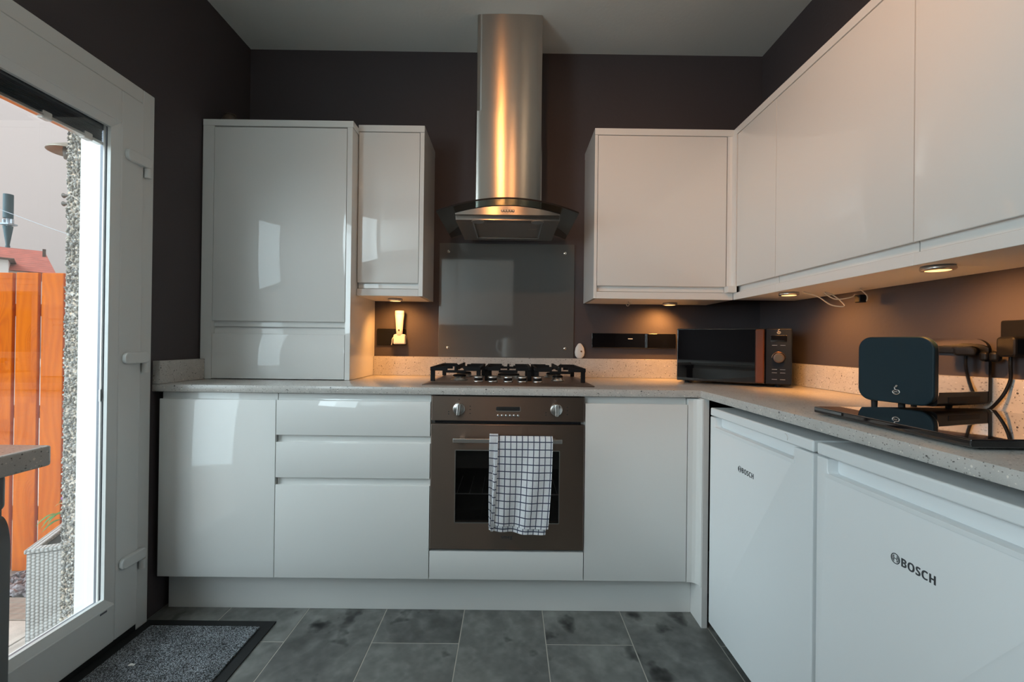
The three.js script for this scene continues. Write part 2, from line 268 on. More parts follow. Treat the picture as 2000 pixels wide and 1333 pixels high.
// the glazed door
const door = struct('door_1', null, null, 'white plastic glazed back door with built-in blind', 'door');
{
  const x1 = XL + 0.012, x0 = XL - 0.068, fw = 0.052;
  const frame = part(door, 'frame', merge([bx(x0, x1, 0.0, DY, DZ0, DZ0 + fw, 0.004), bx(x0, x1, 0.0, DY, DZ1 - fw, DZ1, 0.004), bx(x0, x1, DY - fw, DY, DZ0 + fw, DZ1 - fw, 0.004)]), M.upvc);
  part(frame, 'threshold', bx(x0, x1, 0.0, 0.024, DZ0 + fw, DZ1 - fw, 0.003), M.rubber);
  // sash with chamfered glazing beads
  const s0 = DZ0 + fw + 0.004, s1 = DZ1 - fw - 0.004, y0 = 0.028, y1 = DY - fw - 0.004, xa = x0 + 0.006, xb = x1 + 0.008, st = 0.095;
  part(door, 'sash', merge([bx(xa, xb, y0, y1, s0, s0 + st, 0.005), bx(xa, xb, y0, y1, s1 - st, s1, 0.005), bx(xa, xb, y0, y0 + 0.13, s0 + st, s1 - st, 0.004), bx(xa, xb, y1 - 0.115, y1, s0 + st, s1 - st, 0.004)]), M.upvc);
  const gz0 = s0 + st, gz1 = s1 - st, gy0 = y0 + 0.13, gy1 = y1 - 0.115, b = 0.026;
  const bead = (pts, len, along) => { const g = extr(shapeOf(pts), len, 0); return along === 'y' ? g.rotateX(-Math.PI / 2) : g; };
  { // chamfered bead profile: across x, sloping down to the pane
    const px = xb - 0.002, pz = xb - 0.026;
    const vert = (z, dir) => boxUV(extr(shapeOf(dir > 0 ? [[pz, -z], [pz, -(z + b)], [px - 0.012, -(z + b)], [px, -z]] : [[pz, -z], [px, -z], [px - 0.012, -(z - b)], [pz, -(z - b)]]), gy1 - gy0, 0).rotateX(-Math.PI / 2).translate(0, gy0, 0));
    const horiz = (y, dir) => boxUV(extr(shapeOf(dir > 0 ? [[pz, y], [px, y], [px - 0.012, y + b], [pz, y + b]] : [[pz, y], [pz, y - b], [px - 0.012, y - b], [px, y]]), gz1 - gz0, 0).translate(0, 0, gz0));
    for (const g of [vert(gz0, 1), vert(gz1, -1)]) part(door, 'glazing_bead', g, M.upvc);
    for (const g of [horiz(gy0, 1), horiz(gy1, -1)]) part(door, 'glazing_bead', g, M.upvc);
  }
  const pi = xb - 0.030, po = pi - 0.026;
  for (const x of [pi, po]) part(door, 'pane', bx(x - 0.0002, x + 0.0002, gy0 - 0.005, gy1 + 0.005, gz0 - 0.005, gz1 + 0.005, 0), M.glass);
  part(door, 'spacer_bar', merge([bx(po + 0.003, pi - 0.003, gy0, gy1, gz0 + 0.004, gz0 + 0.022, 0), bx(po + 0.003, pi - 0.003, gy0, gy1, gz1 - 0.022, gz1 - 0.004, 0), bx(po + 0.003, pi - 0.003, gy0 + 0.004, gy0 + 0.014, gz0 + 0.022, gz1 - 0.022, 0)]), M.spacer);
  // blind between the panes, drawn right up
  const bt = gy1 - 0.012;
  part(door, 'blind_headrail', bx(po + 0.004, pi - 0.004, bt - 0.030, bt, gz0 + 0.032, gz1 - 0.03, 0.001), M.blind);
  for (let k = 0; k < 9; k++) part(door, 'blind_slat', bx(po + 0.004, pi - 0.004, bt - 0.0345 - k * 0.0042, bt - 0.0322 - k * 0.0042, gz0 + 0.036 + (k % 2) * 0.001, gz1 - 0.034, 0), M.blind);
  part(door, 'blind_bottom_rail', bx(po + 0.003, pi - 0.003, bt - 0.080, bt - 0.070, gz0 + 0.032, gz1 - 0.032, 0.002), M.satin);
  for (const z of [gz0 + 0.07, gz0 + 0.20]) part(door, 'blind_clip', bx(po + 0.0035, pi - 0.0028, bt - 0.085, bt - 0.060, z, z + 0.03, 0.004), M.white);
  part(door, 'blind_cord_guide', merge([bx(pi - 0.008, pi - 0.003, gy0 + 0.014, bt, gz0 + 0.024, gz0 + 0.029, 0), bx(pi - 0.008, pi - 0.003, 0.86, 0.90, gz0 + 0.0225, gz0 + 0.031, 0)]), M.white);
  part(door, 'vent_slot', bx(xb - 0.0025, xb + 0.0008, gy0 - 0.012, gy0 - 0.006, gz0 + 0.03, gz0 + 0.055, 0), M.spacer);
  for (const y of [1.705, 0.985, 0.262]) { // hinges
    const h = part(door, 'hinge', extr(roundRect(0.105, 0.040, 0.016, 0.016), 0.016, 0.004).rotateY(Math.PI / 2).translate(xb - 0.001, y, s0 + 0.030), M.upvc);
    part(h, 'hinge_knuckle', cyl(0.011, 0.011, 0.034, 20).translate(xb + 0.006, y - 0.018, DZ0 + 0.045), M.upvc);
  }
}
// kitchen window beside the camera
{
  const w = struct('window_1', null, null, 'white framed window over the side counter', 'window'), xa = XL - 0.1, xb = XL - 0.04, f = 0.055, zm = (WZ0 + WZ1) / 2;
  part(w, 'window_frame', merge([bx(xa, xb, WY0, WY1, WZ0, WZ0 + f, 0.003), bx(xa, xb, WY0, WY1, WZ1 - f, WZ1, 0.003), bx(xa, xb, WY0, WY0 + f, WZ0 + f, WZ1 - f, 0.003), bx(xa, xb, WY1 - f, WY1, WZ0 + f, WZ1 - f, 0.003)]), M.upvc);
  part(w, 'pane', bx(xa + 0.028, xa + 0.0284, WY0 + f, WY1 - f, WZ0 + f, WZ1 - f, 0), M.glass);
}

// ------------------------------------------------------------------ fitted units
// front of a unit: x centred, y from 0, z from 0 (back) to t (face); a finger groove is cut along one edge
function frontGeo(w, h, groove, t = 0.022) {
  const s = new THREE.Shape(), gr = 0.024;
  if (groove === 'top') { s.moveTo(0, 0); s.lineTo(t - 0.002, 0); s.quadraticCurveTo(t, 0, t, 0.002); s.lineTo(t, h - gr - 0.003); s.quadraticCurveTo(t, h - gr, t - 0.004, h - gr); s.quadraticCurveTo(t - 0.009, h - gr - 0.001, t - 0.010, h - gr - 0.004); s.quadraticCurveTo(t - 0.0165, h - gr - 0.006, t - 0.0165, h - gr + 0.006); s.lineTo(t - 0.0165, h); s.lineTo(0, h); }
  else if (groove === 'bottom') { s.moveTo(0, 0); s.lineTo(t - 0.0165, 0); s.lineTo(t - 0.0165, gr - 0.006); s.quadraticCurveTo(t - 0.0165, gr + 0.006, t - 0.010, gr + 0.004); s.quadraticCurveTo(t - 0.009, gr + 0.001, t - 0.004, gr); s.quadraticCurveTo(t, gr, t, gr + 0.003); s.lineTo(t, h - 0.002); s.quadraticCurveTo(t, h, t - 0.002, h); s.lineTo(0, h); }
  else { s.moveTo(0, 0); s.lineTo(t - 0.002, 0); s.quadraticCurveTo(t, 0, t, 0.002); s.lineTo(t, h - 0.002); s.quadraticCurveTo(t, h, t - 0.002, h); s.lineTo(0, h); }
  s.closePath();
  return toCreasedNormals(extr(s, w, 0.0, 2, 6).rotateY(-Math.PI / 2).translate(w / 2, 0, 0), 0.5);
}
const BF = 0.60, BT = 0.022;                        // face of the base fronts and their thickness
function baseUnit(name, label, x0, x1) {
  const t = thing(name, label, 'cabinet', [(x0 + x1) / 2, 0.153, 0]);
  const w = x1 - x0; part(t, 'carcass', bx(-w / 2 + 0.0005, w / 2 - 0.0005, 0, 0.7165, 0.03, BF - BT - 0.002, 0.0005), M.carcass); return t;
}
function front(parent, name, w, y, h, groove, z = BF - BT, x = 0) { return part(parent, name, frontGeo(w - 0.0032, h - 0.003, groove).translate(x, y + 0.0015, z), M.gloss); }
{
  const a = baseUnit('base_cabinet', 'white gloss single-door base cabinet beside the glazed door', -1.352, -0.9); front(a, 'door', 0.452, 0, 0.716, 'top');
  const d = baseUnit('drawer_cabinet', 'white gloss base cabinet with three drawers left of the oven', -0.9, -0.3);
  front(d, 'drawer_front', 0.6, 0, 0.388, 'top'); front(d, 'drawer_front', 0.6, 0.388, 0.165, 'top'); front(d, 'drawer_front', 0.6, 0.553, 0.163, 'top');
  const o = thing('oven_housing', 'white gloss oven housing with plain panel under the oven', 'cabinet', [0, 0.153, 0]);
  part(o, 'carcass', merge([bx(-0.2995, -0.288, 0, 0.716, 0.03, BF - 0.03, 0.0005), bx(0.288, 0.2995, 0, 0.716, 0.03, BF - 0.03, 0.0005), bx(-0.288, 0.288, 0.0, 0.105, 0.03, BF - BT - 0.002, 0.0005)]), M.carcass);
  front(o, 'front_panel', 0.6, 0, 0.112, null);
  const b = baseUnit('base_cabinet', 'white gloss narrow base cabinet right of the oven', 0.3, 0.7); front(b, 'door', 0.4, 0, 0.716, 'top');
}
// curved corner post, end panel, plinth
{
  const s = new THREE.Shape(), R = 0.030; s.moveTo(0.7015, 0.56); s.lineTo(0.7015, BF); s.lineTo(0.741 - R, BF); s.absarc(0.741 - R, BF + R, R, -Math.PI / 2, 0, false); s.lineTo(0.741, 0.6385); s.lineTo(0.7425, 0.6385); s.lineTo(0.7425, 0.56); s.closePath();
  const g = toCreasedNormals(new THREE.ExtrudeGeometry(s, { depth: 0.714, bevelEnabled: false, curveSegments: 14 }).rotateX(Math.PI / 2).translate(0, 0.714, 0), 0.6);
  solid('corner_post', 'white curved inside corner post between base cabinet and end panel', 'corner post', g, M.gloss, [0, 0.153, 0]);
  solid('end_panel', 'white floor-standing end panel between corner post and fridge', 'panel', bx(0.743, 0.766, 0, 0.870, 0.03, 0.640, 0.0015), M.carcass);
  solid('plinth', 'long white plinth under the base cabinets', 'plinth', bx(-1.352, 0.7425, 0.0, 0.152, 0.52, 0.538, 0.001), M.gloss);
}
// worktop: one L-shaped slab
{
  const s = shapeOf([[XL + 0.001, -0.001], [XR - 0.001, -0.001], [XR - 0.001, -1.94], [0.744, -1.94], [0.744, -0.612], [XL + 0.001, -0.612]]);
  const g = toCreasedNormals(new THREE.ExtrudeGeometry(s, { depth: 0.024, bevelEnabled: true, bevelThickness: 0.002, bevelSize: 0.002, bevelOffset: -0.002, bevelSegments: 2 }).rotateX(-Math.PI / 2), 0.6);
  solid('worktop', 'pale speckled quartz worktop running round the corner', 'worktop', boxUV(g), M.quartz, [0, 0.874, 0]);
  solid('upstand', 'pale quartz upstand along the wall behind the hob', 'upstand', bx(-0.703, XR - 0.001, 0.9005, 0.998, 0.001, 0.020, 0.0015), M.quartz);
  solid('upstand', 'pale quartz upstand along the wall behind the toaster', 'upstand', bx(XR - 0.020, XR - 0.001, 0.9005, 0.998, 0.0205, 1.94, 0.0015), M.quartz);
  solid('upstand', 'short quartz upstand end beside the glazed door', 'upstand', bx(XL + 0.001, XL + 0.030, 0.9005, 0.990, 0.362, 0.612, 0.0015), M.quartz);
  solid('end_panel', 'white end panel closing the run past the fridges', 'panel', bx(0.752, XR - 0.001, 0, 0.873, 1.90, 1.92, 0.001), M.carcass);
}
// tall unit standing on the worktop
{
  const x0 = -1.366, x1 = -0.704, z = 0.358, y0 = 0.901, y1 = 2.052, t = thing('tall_cabinet', 'tall white gloss cabinet standing on the worktop', 'cabinet', [0, y0, 0]);
  const H = y1 - y0;
  part(t, 'carcass', bx(x0 + 0.02, x1 - 0.02, 0.002, H - 0.03, 0.002, z - BT - 0.004, 0.0005), M.carcass);
  part(t, 'side_panel', bx(x0, x0 + 0.050, 0, H - 0.0285, 0.002, z, 0.001), M.gloss); part(t, 'side_panel', bx(x1 - 0.023, x1, 0, H - 0.0285, 0.002, z, 0.001), M.gloss);
  part(t, 'top_panel', bx(x0, x1 + 0.003, H - 0.028, H, 0.002, z + 0.001, 0.001), M.gloss);
  const w = (x1 - 0.0235) - (x0 + 0.0505), c = ((x1 - 0.0235) + (x0 + 0.0505)) / 2;
  front(t, 'upper_door', w, 0.232, H - 0.032 - 0.232, 'bottom', z - BT, c);
  front(t, 'lower_door', w, 0.001, 0.226, 'top', z - BT, c);
}
const WY = 1.285, WH = 0.785, WZ = 0.285;            // wall units: underside, height, depth to the face
function wallUnit(name, label, w, pos, turn, ends, doors, wings = [0, 0]) { // local: x centred, front towards +z
  const t = thing(name, label, 'cabinet', pos, turn, undefined);
  part(t, 'carcass', bx(-w / 2 + ends[0], w / 2 - ends[1], 0.032, WH - 0.031, 0.002, WZ - BT - 0.003, 0.0005), M.carcass);
  part(t, 'bottom_panel', bx(-w / 2 + ends[0], w / 2 - ends[1], 0, 0.0315, 0.002, WZ - 0.0005, 0.001), M.carcass);
  part(t, 'top_panel', bx(-w / 2 - 0.001, w / 2 + 0.001, WH - 0.030, WH, 0.002, WZ + 0.002, 0.001), M.gloss);
  if (ends[0]) part(t, 'side_panel', bx(-w / 2, -w / 2 + ends[0] - 0.0003, 0, WH - 0.0305, 0.002, WZ, 0.001), M.gloss);
  if (ends[1]) part(t, 'side_panel', bx(w / 2 - ends[1] + 0.0003, w / 2, 0, WH - 0.0305, 0.002, WZ, 0.001), M.gloss);
  const a = -w / 2 + ends[0] + wings[0], b = w / 2 - ends[1] - wings[1];
  if (doors) front(t, 'door', b - a, 0.034, WH - 0.031 - 0.034, 'bottom', WZ - BT, (a + b) / 2);
  return t;
}
wallUnit('wall_cabinet', 'narrow white wall cabinet between tall cabinet and cooker hood', 0.302, [-0.551, WY, 0], 0, [0, 0.02], true);
{
  const u = wallUnit('wall_cabinet', 'wide white wall cabinet right of the cooker hood', 0.6425, [0.3855 + 0.32125, WY, 0], 0, [0.014, 0], true, [0, 0.0325]);
  const s = new THREE.Shape(), R = 0.02, a = 0.2895, X = 1.024 - 0.70675, Z = WZ; // curved corner post of the wall units
  s.moveTo(a + 0.002, Z - 0.03); s.lineTo(a + 0.002, Z); s.lineTo(X - R, Z); s.absarc(X - R, Z + R, R, -Math.PI / 2, 0, false); s.lineTo(X, Z + 0.03); s.lineTo(X + 0.006, Z + 0.03); s.lineTo(X + 0.006, Z - 0.03); s.closePath();
  part(u, 'corner_post', toCreasedNormals(new THREE.ExtrudeGeometry(s, { depth: WH - 0.0315 - 0.034, bevelEnabled: false, curveSegments: 12 }).rotateX(Math.PI / 2).translate(0, WH - 0.0315, 0), 0.6), M.gloss);
  part(u, 'post_foot', bx(a - 0.004, X + 0.008, 0.0318, 0.062, Z - 0.012, Z + 0.026, 0.002), M.gloss);
}
{
  const X = XR; // units on the right wall face -x; local x runs along +z
  const run = (z0, z1, label, w = [0, 0]) => wallUnit('wall_cabinet', label, z1 - z0, [X, WY, (z0 + z1) / 2], -Math.PI / 2, [0, 0], true, w);
  run(0.2858, 0.612, 'slim white wall cabinet in the corner above the microwave', [0.0312, 0]);
  run(0.6125, 1.204, 'wide white wall cabinet on the right wall next to the slim one');
  run(1.2045, 1.80, 'white wall cabinet above the toaster and black hob plate');
}

// ------------------------------------------------------------------ oven with tea towel
{
  const t = thing('oven', 'built-in brushed steel oven with dark window', 'oven', [0, 0.268, 0]), Y = (y) => y - 0.268, F = 0.604;
  const steelFront = (g) => g;
  part(t, 'body', merge([bx(-0.28, 0.28, 0.004, 0.594, 0.06, 0.30, 0.002), bx(-0.287, -0.255, 0.004, 0.594, 0.30, 0.575, 0.001), bx(0.255, 0.287, 0.004, 0.594, 0.30, 0.575, 0.001), bx(-0.255, 0.255, 0.004, 0.05, 0.30, 0.575, 0.001), bx(-0.255, 0.255, 0.48, 0.594, 0.30, 0.575, 0.001)]), M.ovenCavity);
  const panel = part(t, 'control_panel', steelFront(bx(-0.2965, 0.2965, Y(0.7715), Y(0.8665), 0.577, F, 0.0015)), M.ovenSteel);
  const wx = 0.2015, wy0 = Y(0.377), wy1 = Y(0.657), d0 = Y(0.274), d1 = Y(0.758);
  const hole = new THREE.Path(); hole.moveTo(-wx, wy0); hole.lineTo(-wx, wy1); hole.lineTo(wx, wy1); hole.lineTo(wx, wy0); hole.closePath();
  const ds = shapeOf([[-0.2975, d0], [0.2975, d0], [0.2975, d1], [-0.2975, d1]]); ds.holes.push(hole);
  const dr = part(t, 'door', boxUV(extr(ds, 0.026, 0.0015).translate(0, 0, F - 0.026)), M.ovenSteel);
  part(dr, 'window_glass', bx(-wx + 0.0005, wx - 0.0005, wy0 + 0.0005, wy1 - 0.0005, F - 0.0045, F - 0.0041, 0), M.ovenGlass);
  part(dr, 'window_trim', merge([bx(-wx, wx, wy0 - 0.002, wy0 + 0.001, F - 0.003, F + 0.0006, 0), bx(-wx, wx, wy1 - 0.001, wy1 + 0.002, F - 0.003, F + 0.0006, 0), bx(-wx - 0.002, -wx + 0.001, wy0, wy1, F - 0.003, F + 0.0006, 0), bx(wx - 0.001, wx + 0.002, wy0, wy1, F - 0.003, F + 0.0006, 0)]), M.satin);
  part(t, 'oven_shelf', merge([bx(-0.25, 0.25, Y(0.470), Y(0.474), 0.552, 0.556, 0.001), ...Array.from({ length: 9 }, (_, i) => bx(-0.2 + i * 0.05 - 0.0015, -0.2 + i * 0.05 + 0.0015, Y(0.4705), Y(0.4735), 0.32, 0.552, 0.001))]), M.satin);
  const h = part(dr, 'handle', bx(-0.2075, 0.2075, Y(0.694), Y(0.710), F + 0.030, F + 0.040, 0.002), M.satin);
  parts(h, 'handle_post', [bx(-0.185, -0.165, Y(0.696), Y(0.708), F, F + 0.0305, 0.001), bx(0.165, 0.185, Y(0.696), Y(0.708), F, F + 0.0305, 0.001)], M.satin);
  for (const [x, a] of [[-0.1895, 0.1], [0.1875, 0]]) {
    const k = part(panel, 'knob', lathe([[0, 0], [0.0235, 0], [0.0235, 0.006], [0.021, 0.012], [0, 0.013]]).rotateX(Math.PI / 2).translate(x, Y(0.818), F), M.satin);
    part(k, 'grip', bx(-0.006, 0.006, -0.024, 0.024, 0, 0.024, 0.004).rotateZ(-a).translate(x, Y(0.818), F + 0.004), M.satin);
  }
  part(panel, 'display', extr(roundRect(0.092, 0.0155, 0.004), 0.003, 0.0005).translate(0.0005, Y(0.812), F - 0.001), M.blackGlass);
  part(panel, 'display_trim', merge([bx(-0.046, 0.048, Y(0.8095), Y(0.8115), F - 0.0005, F + 0.0015, 0), bx(0.0465, 0.0485, Y(0.8115), Y(0.8275), F - 0.0005, F + 0.0015, 0)]), M.satin);
  for (let k = 0; k < 6; k++) part(panel, 'button', lathe([[0, 0], [0.0048, 0], [0.0048, 0.003], [0.003, 0.0045], [0, 0.005]], 16).rotateX(Math.PI / 2).translate(-0.0377 + k * 0.01548, Y(0.7937), F), M.satin);
  const marks = []; for (const [x, s] of [[-0.1895, 1], [0.1875, 1]]) for (const [dx, dy] of [[0, 0.036], [0.043, 0.010], [0.043, -0.003], [0.043, -0.018], [-0.040, -0.012], [-0.040, -0.021]]) marks.push(bx(x + dx - 0.0022, x + dx + 0.0022, Y(0.818 + dy) - 0.0016, Y(0.818 + dy) + 0.0016, F - 0.0004, F + 0.0003, 0));
  part(panel, 'dial_marks', merge(marks), M.darkPrint, undefined, 'stuff');
  part(dr, 'logo', text('smeg', 0.0125).translate(0.001, Y(0.317), F), M.darkPrint);
  // towel over the bar
  const yb = 0.703, zb = F + 0.035, R = 0.0135, r = rng(2);
  const T = thing('tea_towel', 'white tea towel with dark blue check over the oven handle', 'towel', [0, 0, 0]);
  const drape = (x0, x1, backLen, frontLen, off, seed) => (u, v) => {
    const L = backLen + Math.PI * (R + off) + frontLen, s = v * L, rr = R + off; let y, z, down = 0;
    if (s < backLen) { y = yb + 0.001 - (backLen - s); z = zb - rr; down = (backLen - s) / backLen; z += -0.004 * down; }
    else if (s < backLen + Math.PI * rr) { const a = (s - backLen) / rr; y = yb + 0.001 + rr * Math.sin(a); z = zb - rr * Math.cos(a); }
    else { const q = s - backLen - Math.PI * rr; y = yb + 0.001 - q; down = q / frontLen; z = zb + rr + down * (0.006 * Math.sin(u * 9 + seed) + 0.005 * Math.sin(u * 17 + 3 * down + seed)) + 0.006 * down * (1 - down) * Math.sin(7 * u + 6 * down); }
    const x = x0 + (x1 - x0) * u - 0.014 * down * down * u + 0.004 * down * Math.sin(5 * u + seed) * 0.5; y -= 0.012 * down * Math.sin(2.2 * u - 0.4);
    return [x, y, z];
  };
  part(T, 'front_fold', sheet(drape(-0.066, 0.170, 0.20, 0.315, 0.0045, 1), 34, 70, 0.003), M.towel);
  part(T, 'under_layer', sheet(drape(-0.068, 0.160, 0.24, 0.338, -0.001, 1), 34, 70, 0.003), M.towel);
  part(T, 'side_fold', sheet(drape(-0.068, -0.036, 0.18, 0.322, 0.0105, 1), 8, 70, 0.003), M.towel);
}

// ------------------------------------------------------------------ gas hob
{
  const t = thing('gas_hob', 'brushed steel five-burner gas hob with black grates', 'hob', [0, 0.9002, 0.30]);
  const b0 = [0.348, 0.235], b1 = [0.318, 0.205];
  { // tray with sloping rim
    const pts = [[b0, 0], [b0, 0.004], [b1, 0.011]], pos = [], q = (k, sx, sz) => { const [[w, d], h] = pts[k]; return [sx * w, h, sz * d]; }, cs = [[-1, -1], [1, -1], [1, 1], [-1, 1]];
    const quad = (a, b, c, d) => pos.push(...a, ...b, ...c, ...a, ...c, ...d);
    for (let k = 0; k < 2; k++) for (let i = 0; i < 4; i++) { const [a, b] = [cs[i], cs[(i + 1) % 4]]; quad(q(k, ...b), q(k, ...a), q(k + 1, ...a), q(k + 1, ...b)); }
    quad(q(2, -1, 1), q(2, 1, 1), q(2, 1, -1), q(2, -1, -1)); quad(q(0, -1, -1), q(0, 1, -1), q(0, 1, 1), q(0, -1, 1));
    const g = new THREE.BufferGeometry(); g.setAttribute('position', new THREE.Float32BufferAttribute(pos, 3)); g.computeVertexNormals(); part(t, 'tray', boxUV(g), M.ovenSteel);
  }
  const h = 0.011;
  const burner = (x, z, r) => { const b = part(t, 'burner', lathe([[0, 0], [r * 1.25, 0], [r * 1.25, 0.004], [r, 0.006], [r, 0.016], [0, 0.016]]).translate(x, h, z), M.satin); part(b, 'burner_cap', lathe([[0, 0], [r * 0.95, 0], [r * 0.95, 0.005], [r * 0.8, 0.008], [0, 0.009]]).translate(x, h + 0.016, z), M.iron); };
  burner(-0.215, 0.08, 0.030); burner(-0.215, -0.11, 0.036); burner(0, -0.02, 0.052); burner(0.215, 0.08, 0.024); burner(0.215, -0.11, 0.036);
  const bar = 0.005, top = 0.060;
  const grate = (cx, w, two) => {
    const x0 = cx - w / 2, x1 = cx + w / 2, z0 = -0.185, z1 = two ? 0.165 : 0.125, g = [];
    for (const x of [x0 + 0.010, x1 - 0.010]) for (const z of [z0 + 0.012, z1 - 0.012]) g.push(bx(x - 0.009, x + 0.009, h, h + top, z - 0.007, z + 0.007, 0.002));
    for (const x of [x0 + 0.007, x1 - 0.007]) g.push(bx(x - 0.006, x + 0.006, h + top - 0.014, h + top, z0, z1, 0.002));
    for (const z of [z0 + 0.006, z1 - 0.006]) { g.push(bx(x0, x0 + w * 0.34, h + top - 0.016, h + top, z - bar, z + bar, 0.002), bx(x1 - w * 0.34, x1, h + top - 0.016, h + top, z - bar, z + bar, 0.002), bx(x0 + w * 0.3, x1 - w * 0.3, h + top - 0.024, h + top - 0.013, z - bar, z + bar, 0.002)); }
    const centres = two ? [0.08, -0.11] : [-0.02];
    for (const zc of centres) { for (const s of [-1, 1]) g.push(bx(Math.min(cx + s * 0.022, cx + s * w / 2), Math.max(cx + s * 0.022, cx + s * w / 2), h + top - 0.012, h + top, zc - bar, zc + bar, 0.002)); for (const s of [-1, 1]) g.push(bx(cx - bar, cx + bar, h + top - 0.016, h + top + 0.004, Math.min(zc + s * 0.022, zc + s * 0.085), Math.max(zc + s * 0.022, zc + s * 0.085), 0.002)); }
    part(t, 'grate', merge(g), M.iron);
  };
  grate(-0.2225, 0.213, true); grate(-0.002, 0.203, false); grate(0.2165, 0.215, true);
  for (const x of [-0.1256, -0.066, -0.0022, 0.0574, 0.1213]) {
    const k = part(t, 'knob', lathe([[0, 0], [0.020, 0], [0.021, 0.004], [0.019, 0.009], [0, 0.009]], 28).translate(x, h, 0.178), M.satin);
    part(k, 'collar', lathe([[0, 0], [0.0175, 0], [0.0175, 0.008], [0, 0.008]], 28).translate(x, h + 0.009, 0.178), M.black);
    part(k, 'cap', lathe([[0, 0], [0.019, 0], [0.020, 0.004], [0.018, 0.009], [0, 0.010]], 28).translate(x, h + 0.017, 0.178), M.satin);
  }
}

// ------------------------------------------------------------------ cooker hood
{
  const cx = -0.012, t = thing('cooker_hood', 'chimney cooker hood of brushed steel with arched glass', 'cooker hood', [cx, 1.58, 0]);
  const Y = (y) => y - 1.58;
  const sleeve = (w, d, y0, y1, bow) => { // bowed front, uv along the height so that the brushing runs across
    const s = new THREE.Shape(), a = w / 2, r = 0.012; s.moveTo(-a, 0.002); s.lineTo(a, 0.002); s.lineTo(a, d - r - bow); s.quadraticCurveTo(a, d - bow, a - r, d - bow); s.quadraticCurveTo(0, d + bow, -a + r, d - bow); s.quadraticCurveTo(-a, d - bow, -a, d - r - bow); s.closePath();
    return boxUV(toCreasedNormals(new THREE.ExtrudeGeometry(s, { depth: y1 - y0, bevelEnabled: false, curveSegments: 18 }).rotateX(Math.PI / 2).translate(0, y1, 0), 0.9));
  };
  part(t, 'upper_chimney', sleeve(0.304, 0.279, Y(2.14), Y(CEIL - 0.0005), 0.0045), M.steel);
  part(t, 'lower_chimney', sleeve(0.309, 0.282, Y(1.672), Y(2.1475), 0.0045), M.steel);
  // arched glass: an arc across x, running from wall to front
  const arc = (x) => 1.6815 - 0.058 * (x / 0.297) ** 2, gl = [];
  for (const [k, dy] of [[0, 0], [1, -0.006]]) gl.push(dy);
  { const s = new THREE.Shape(), n = 28; for (let i = 0; i <= n; i++) { const x = -0.297 + 0.594 * i / n; i ? s.lineTo(x, Y(arc(x))) : s.moveTo(x, Y(arc(x))); } for (let i = n; i >= 0; i--) { const x = -0.297 + 0.594 * i / n; s.lineTo(x, Y(arc(x)) - 0.006); } s.closePath();
    const hg = part(t, 'glass_canopy', toCreasedNormals(new THREE.ExtrudeGeometry(s, { depth: 0.465, bevelEnabled: false }).translate(0, 0, 0.015), 0.6), M.hoodGlass);
    const e = new THREE.Shape(); for (let i = 0; i <= n; i++) { const x = -0.297 + 0.594 * i / n; i ? e.lineTo(x, Y(arc(x)) + 0.0004) : e.moveTo(x, Y(arc(x)) + 0.0004); } for (let i = n; i >= 0; i--) { const x = -0.297 + 0.594 * i / n; e.lineTo(x, Y(arc(x)) - 0.0064); } e.closePath();
    part(hg, 'edge_band', toCreasedNormals(new THREE.ExtrudeGeometry(e, { depth: 0.0012, bevelEnabled: false }).translate(0, 0, 0.4802), 0.6), M.black, 'dark polished glass edge'); }
  // body under the glass: arched steel lip and dark underside
  const lip = new THREE.Shape(), n = 20, hw = 0.222; lip.moveTo(-hw, Y(1.616)); lip.lineTo(hw, Y(1.616)); for (let i = 0; i <= n; i++) { const x = hw - 2 * hw * i / n; lip.lineTo(x, Y(1.6215 + 0.033 * (1 - (x / hw) ** 2))); } lip.closePath();
  const lp = part(t, 'front_lip', boxUV(toCreasedNormals(new THREE.ExtrudeGeometry(lip, { depth: 0.02, bevelEnabled: false }).translate(0, 0, 0.435), 0.6)), M.steel);
  part(lp, 'lip_edge', tube(Array.from({ length: 15 }, (_, i) => { const x = -hw + 2 * hw * i / 14; return [x, Y(1.6225 + 0.033 * (1 - (x / hw) ** 2)), 0.455]; }), 0.0018, 30, 6), M.black);
  for (let k = 0; k < 5; k++) { const b = part(lp, 'push_button', cyl(0.0042, 0.0042, 0.006, 16).rotateX(Math.PI / 2).translate(-0.022 + 0.0115 * k, Y(1.6335), 0.457), M.satin); part(b, 'button_ring', new THREE.TorusGeometry(0.005, 0.0009, 6, 18).translate(-0.022 + 0.0115 * k, Y(1.6335), 0.4552), M.black); }
  const uh = [[-0.222, 0.08], [0.222, 0.08], [0.222, 0.4345], [-0.222, 0.4345]];
  part(t, 'body', merge([bx(-0.222, 0.222, Y(1.598), Y(1.618), 0.395, 0.4345, 0.001), bx(-0.222, -0.150, Y(1.598), Y(1.618), 0.06, 0.395, 0.001), bx(0.150, 0.222, Y(1.598), Y(1.618), 0.06, 0.395, 0.001), bx(-0.150, 0.150, Y(1.598), Y(1.618), 0.06, 0.105, 0.001), bx(-0.215, 0.215, Y(1.6185), Y(1.622), 0.06, 0.434, 0.001)]), M.steel);
  part(t, 'grease_filter', merge([bx(-0.1495, 0.1495, Y(1.606), Y(1.612), 0.1055, 0.3945, 0.001), bx(0.09, 0.135, Y(1.603), Y(1.6058), 0.23, 0.27, 0.002)]), M.filter);
  part(t, 'filter_frame', merge([bx(-0.150, 0.150, Y(1.5965), Y(1.6), 0.103, 0.110, 0.001), bx(-0.153, -0.147, Y(1.5965), Y(1.6), 0.103, 0.395, 0.001), bx(0.147, 0.153, Y(1.5965), Y(1.6), 0.103, 0.395, 0.001)]), M.satin);
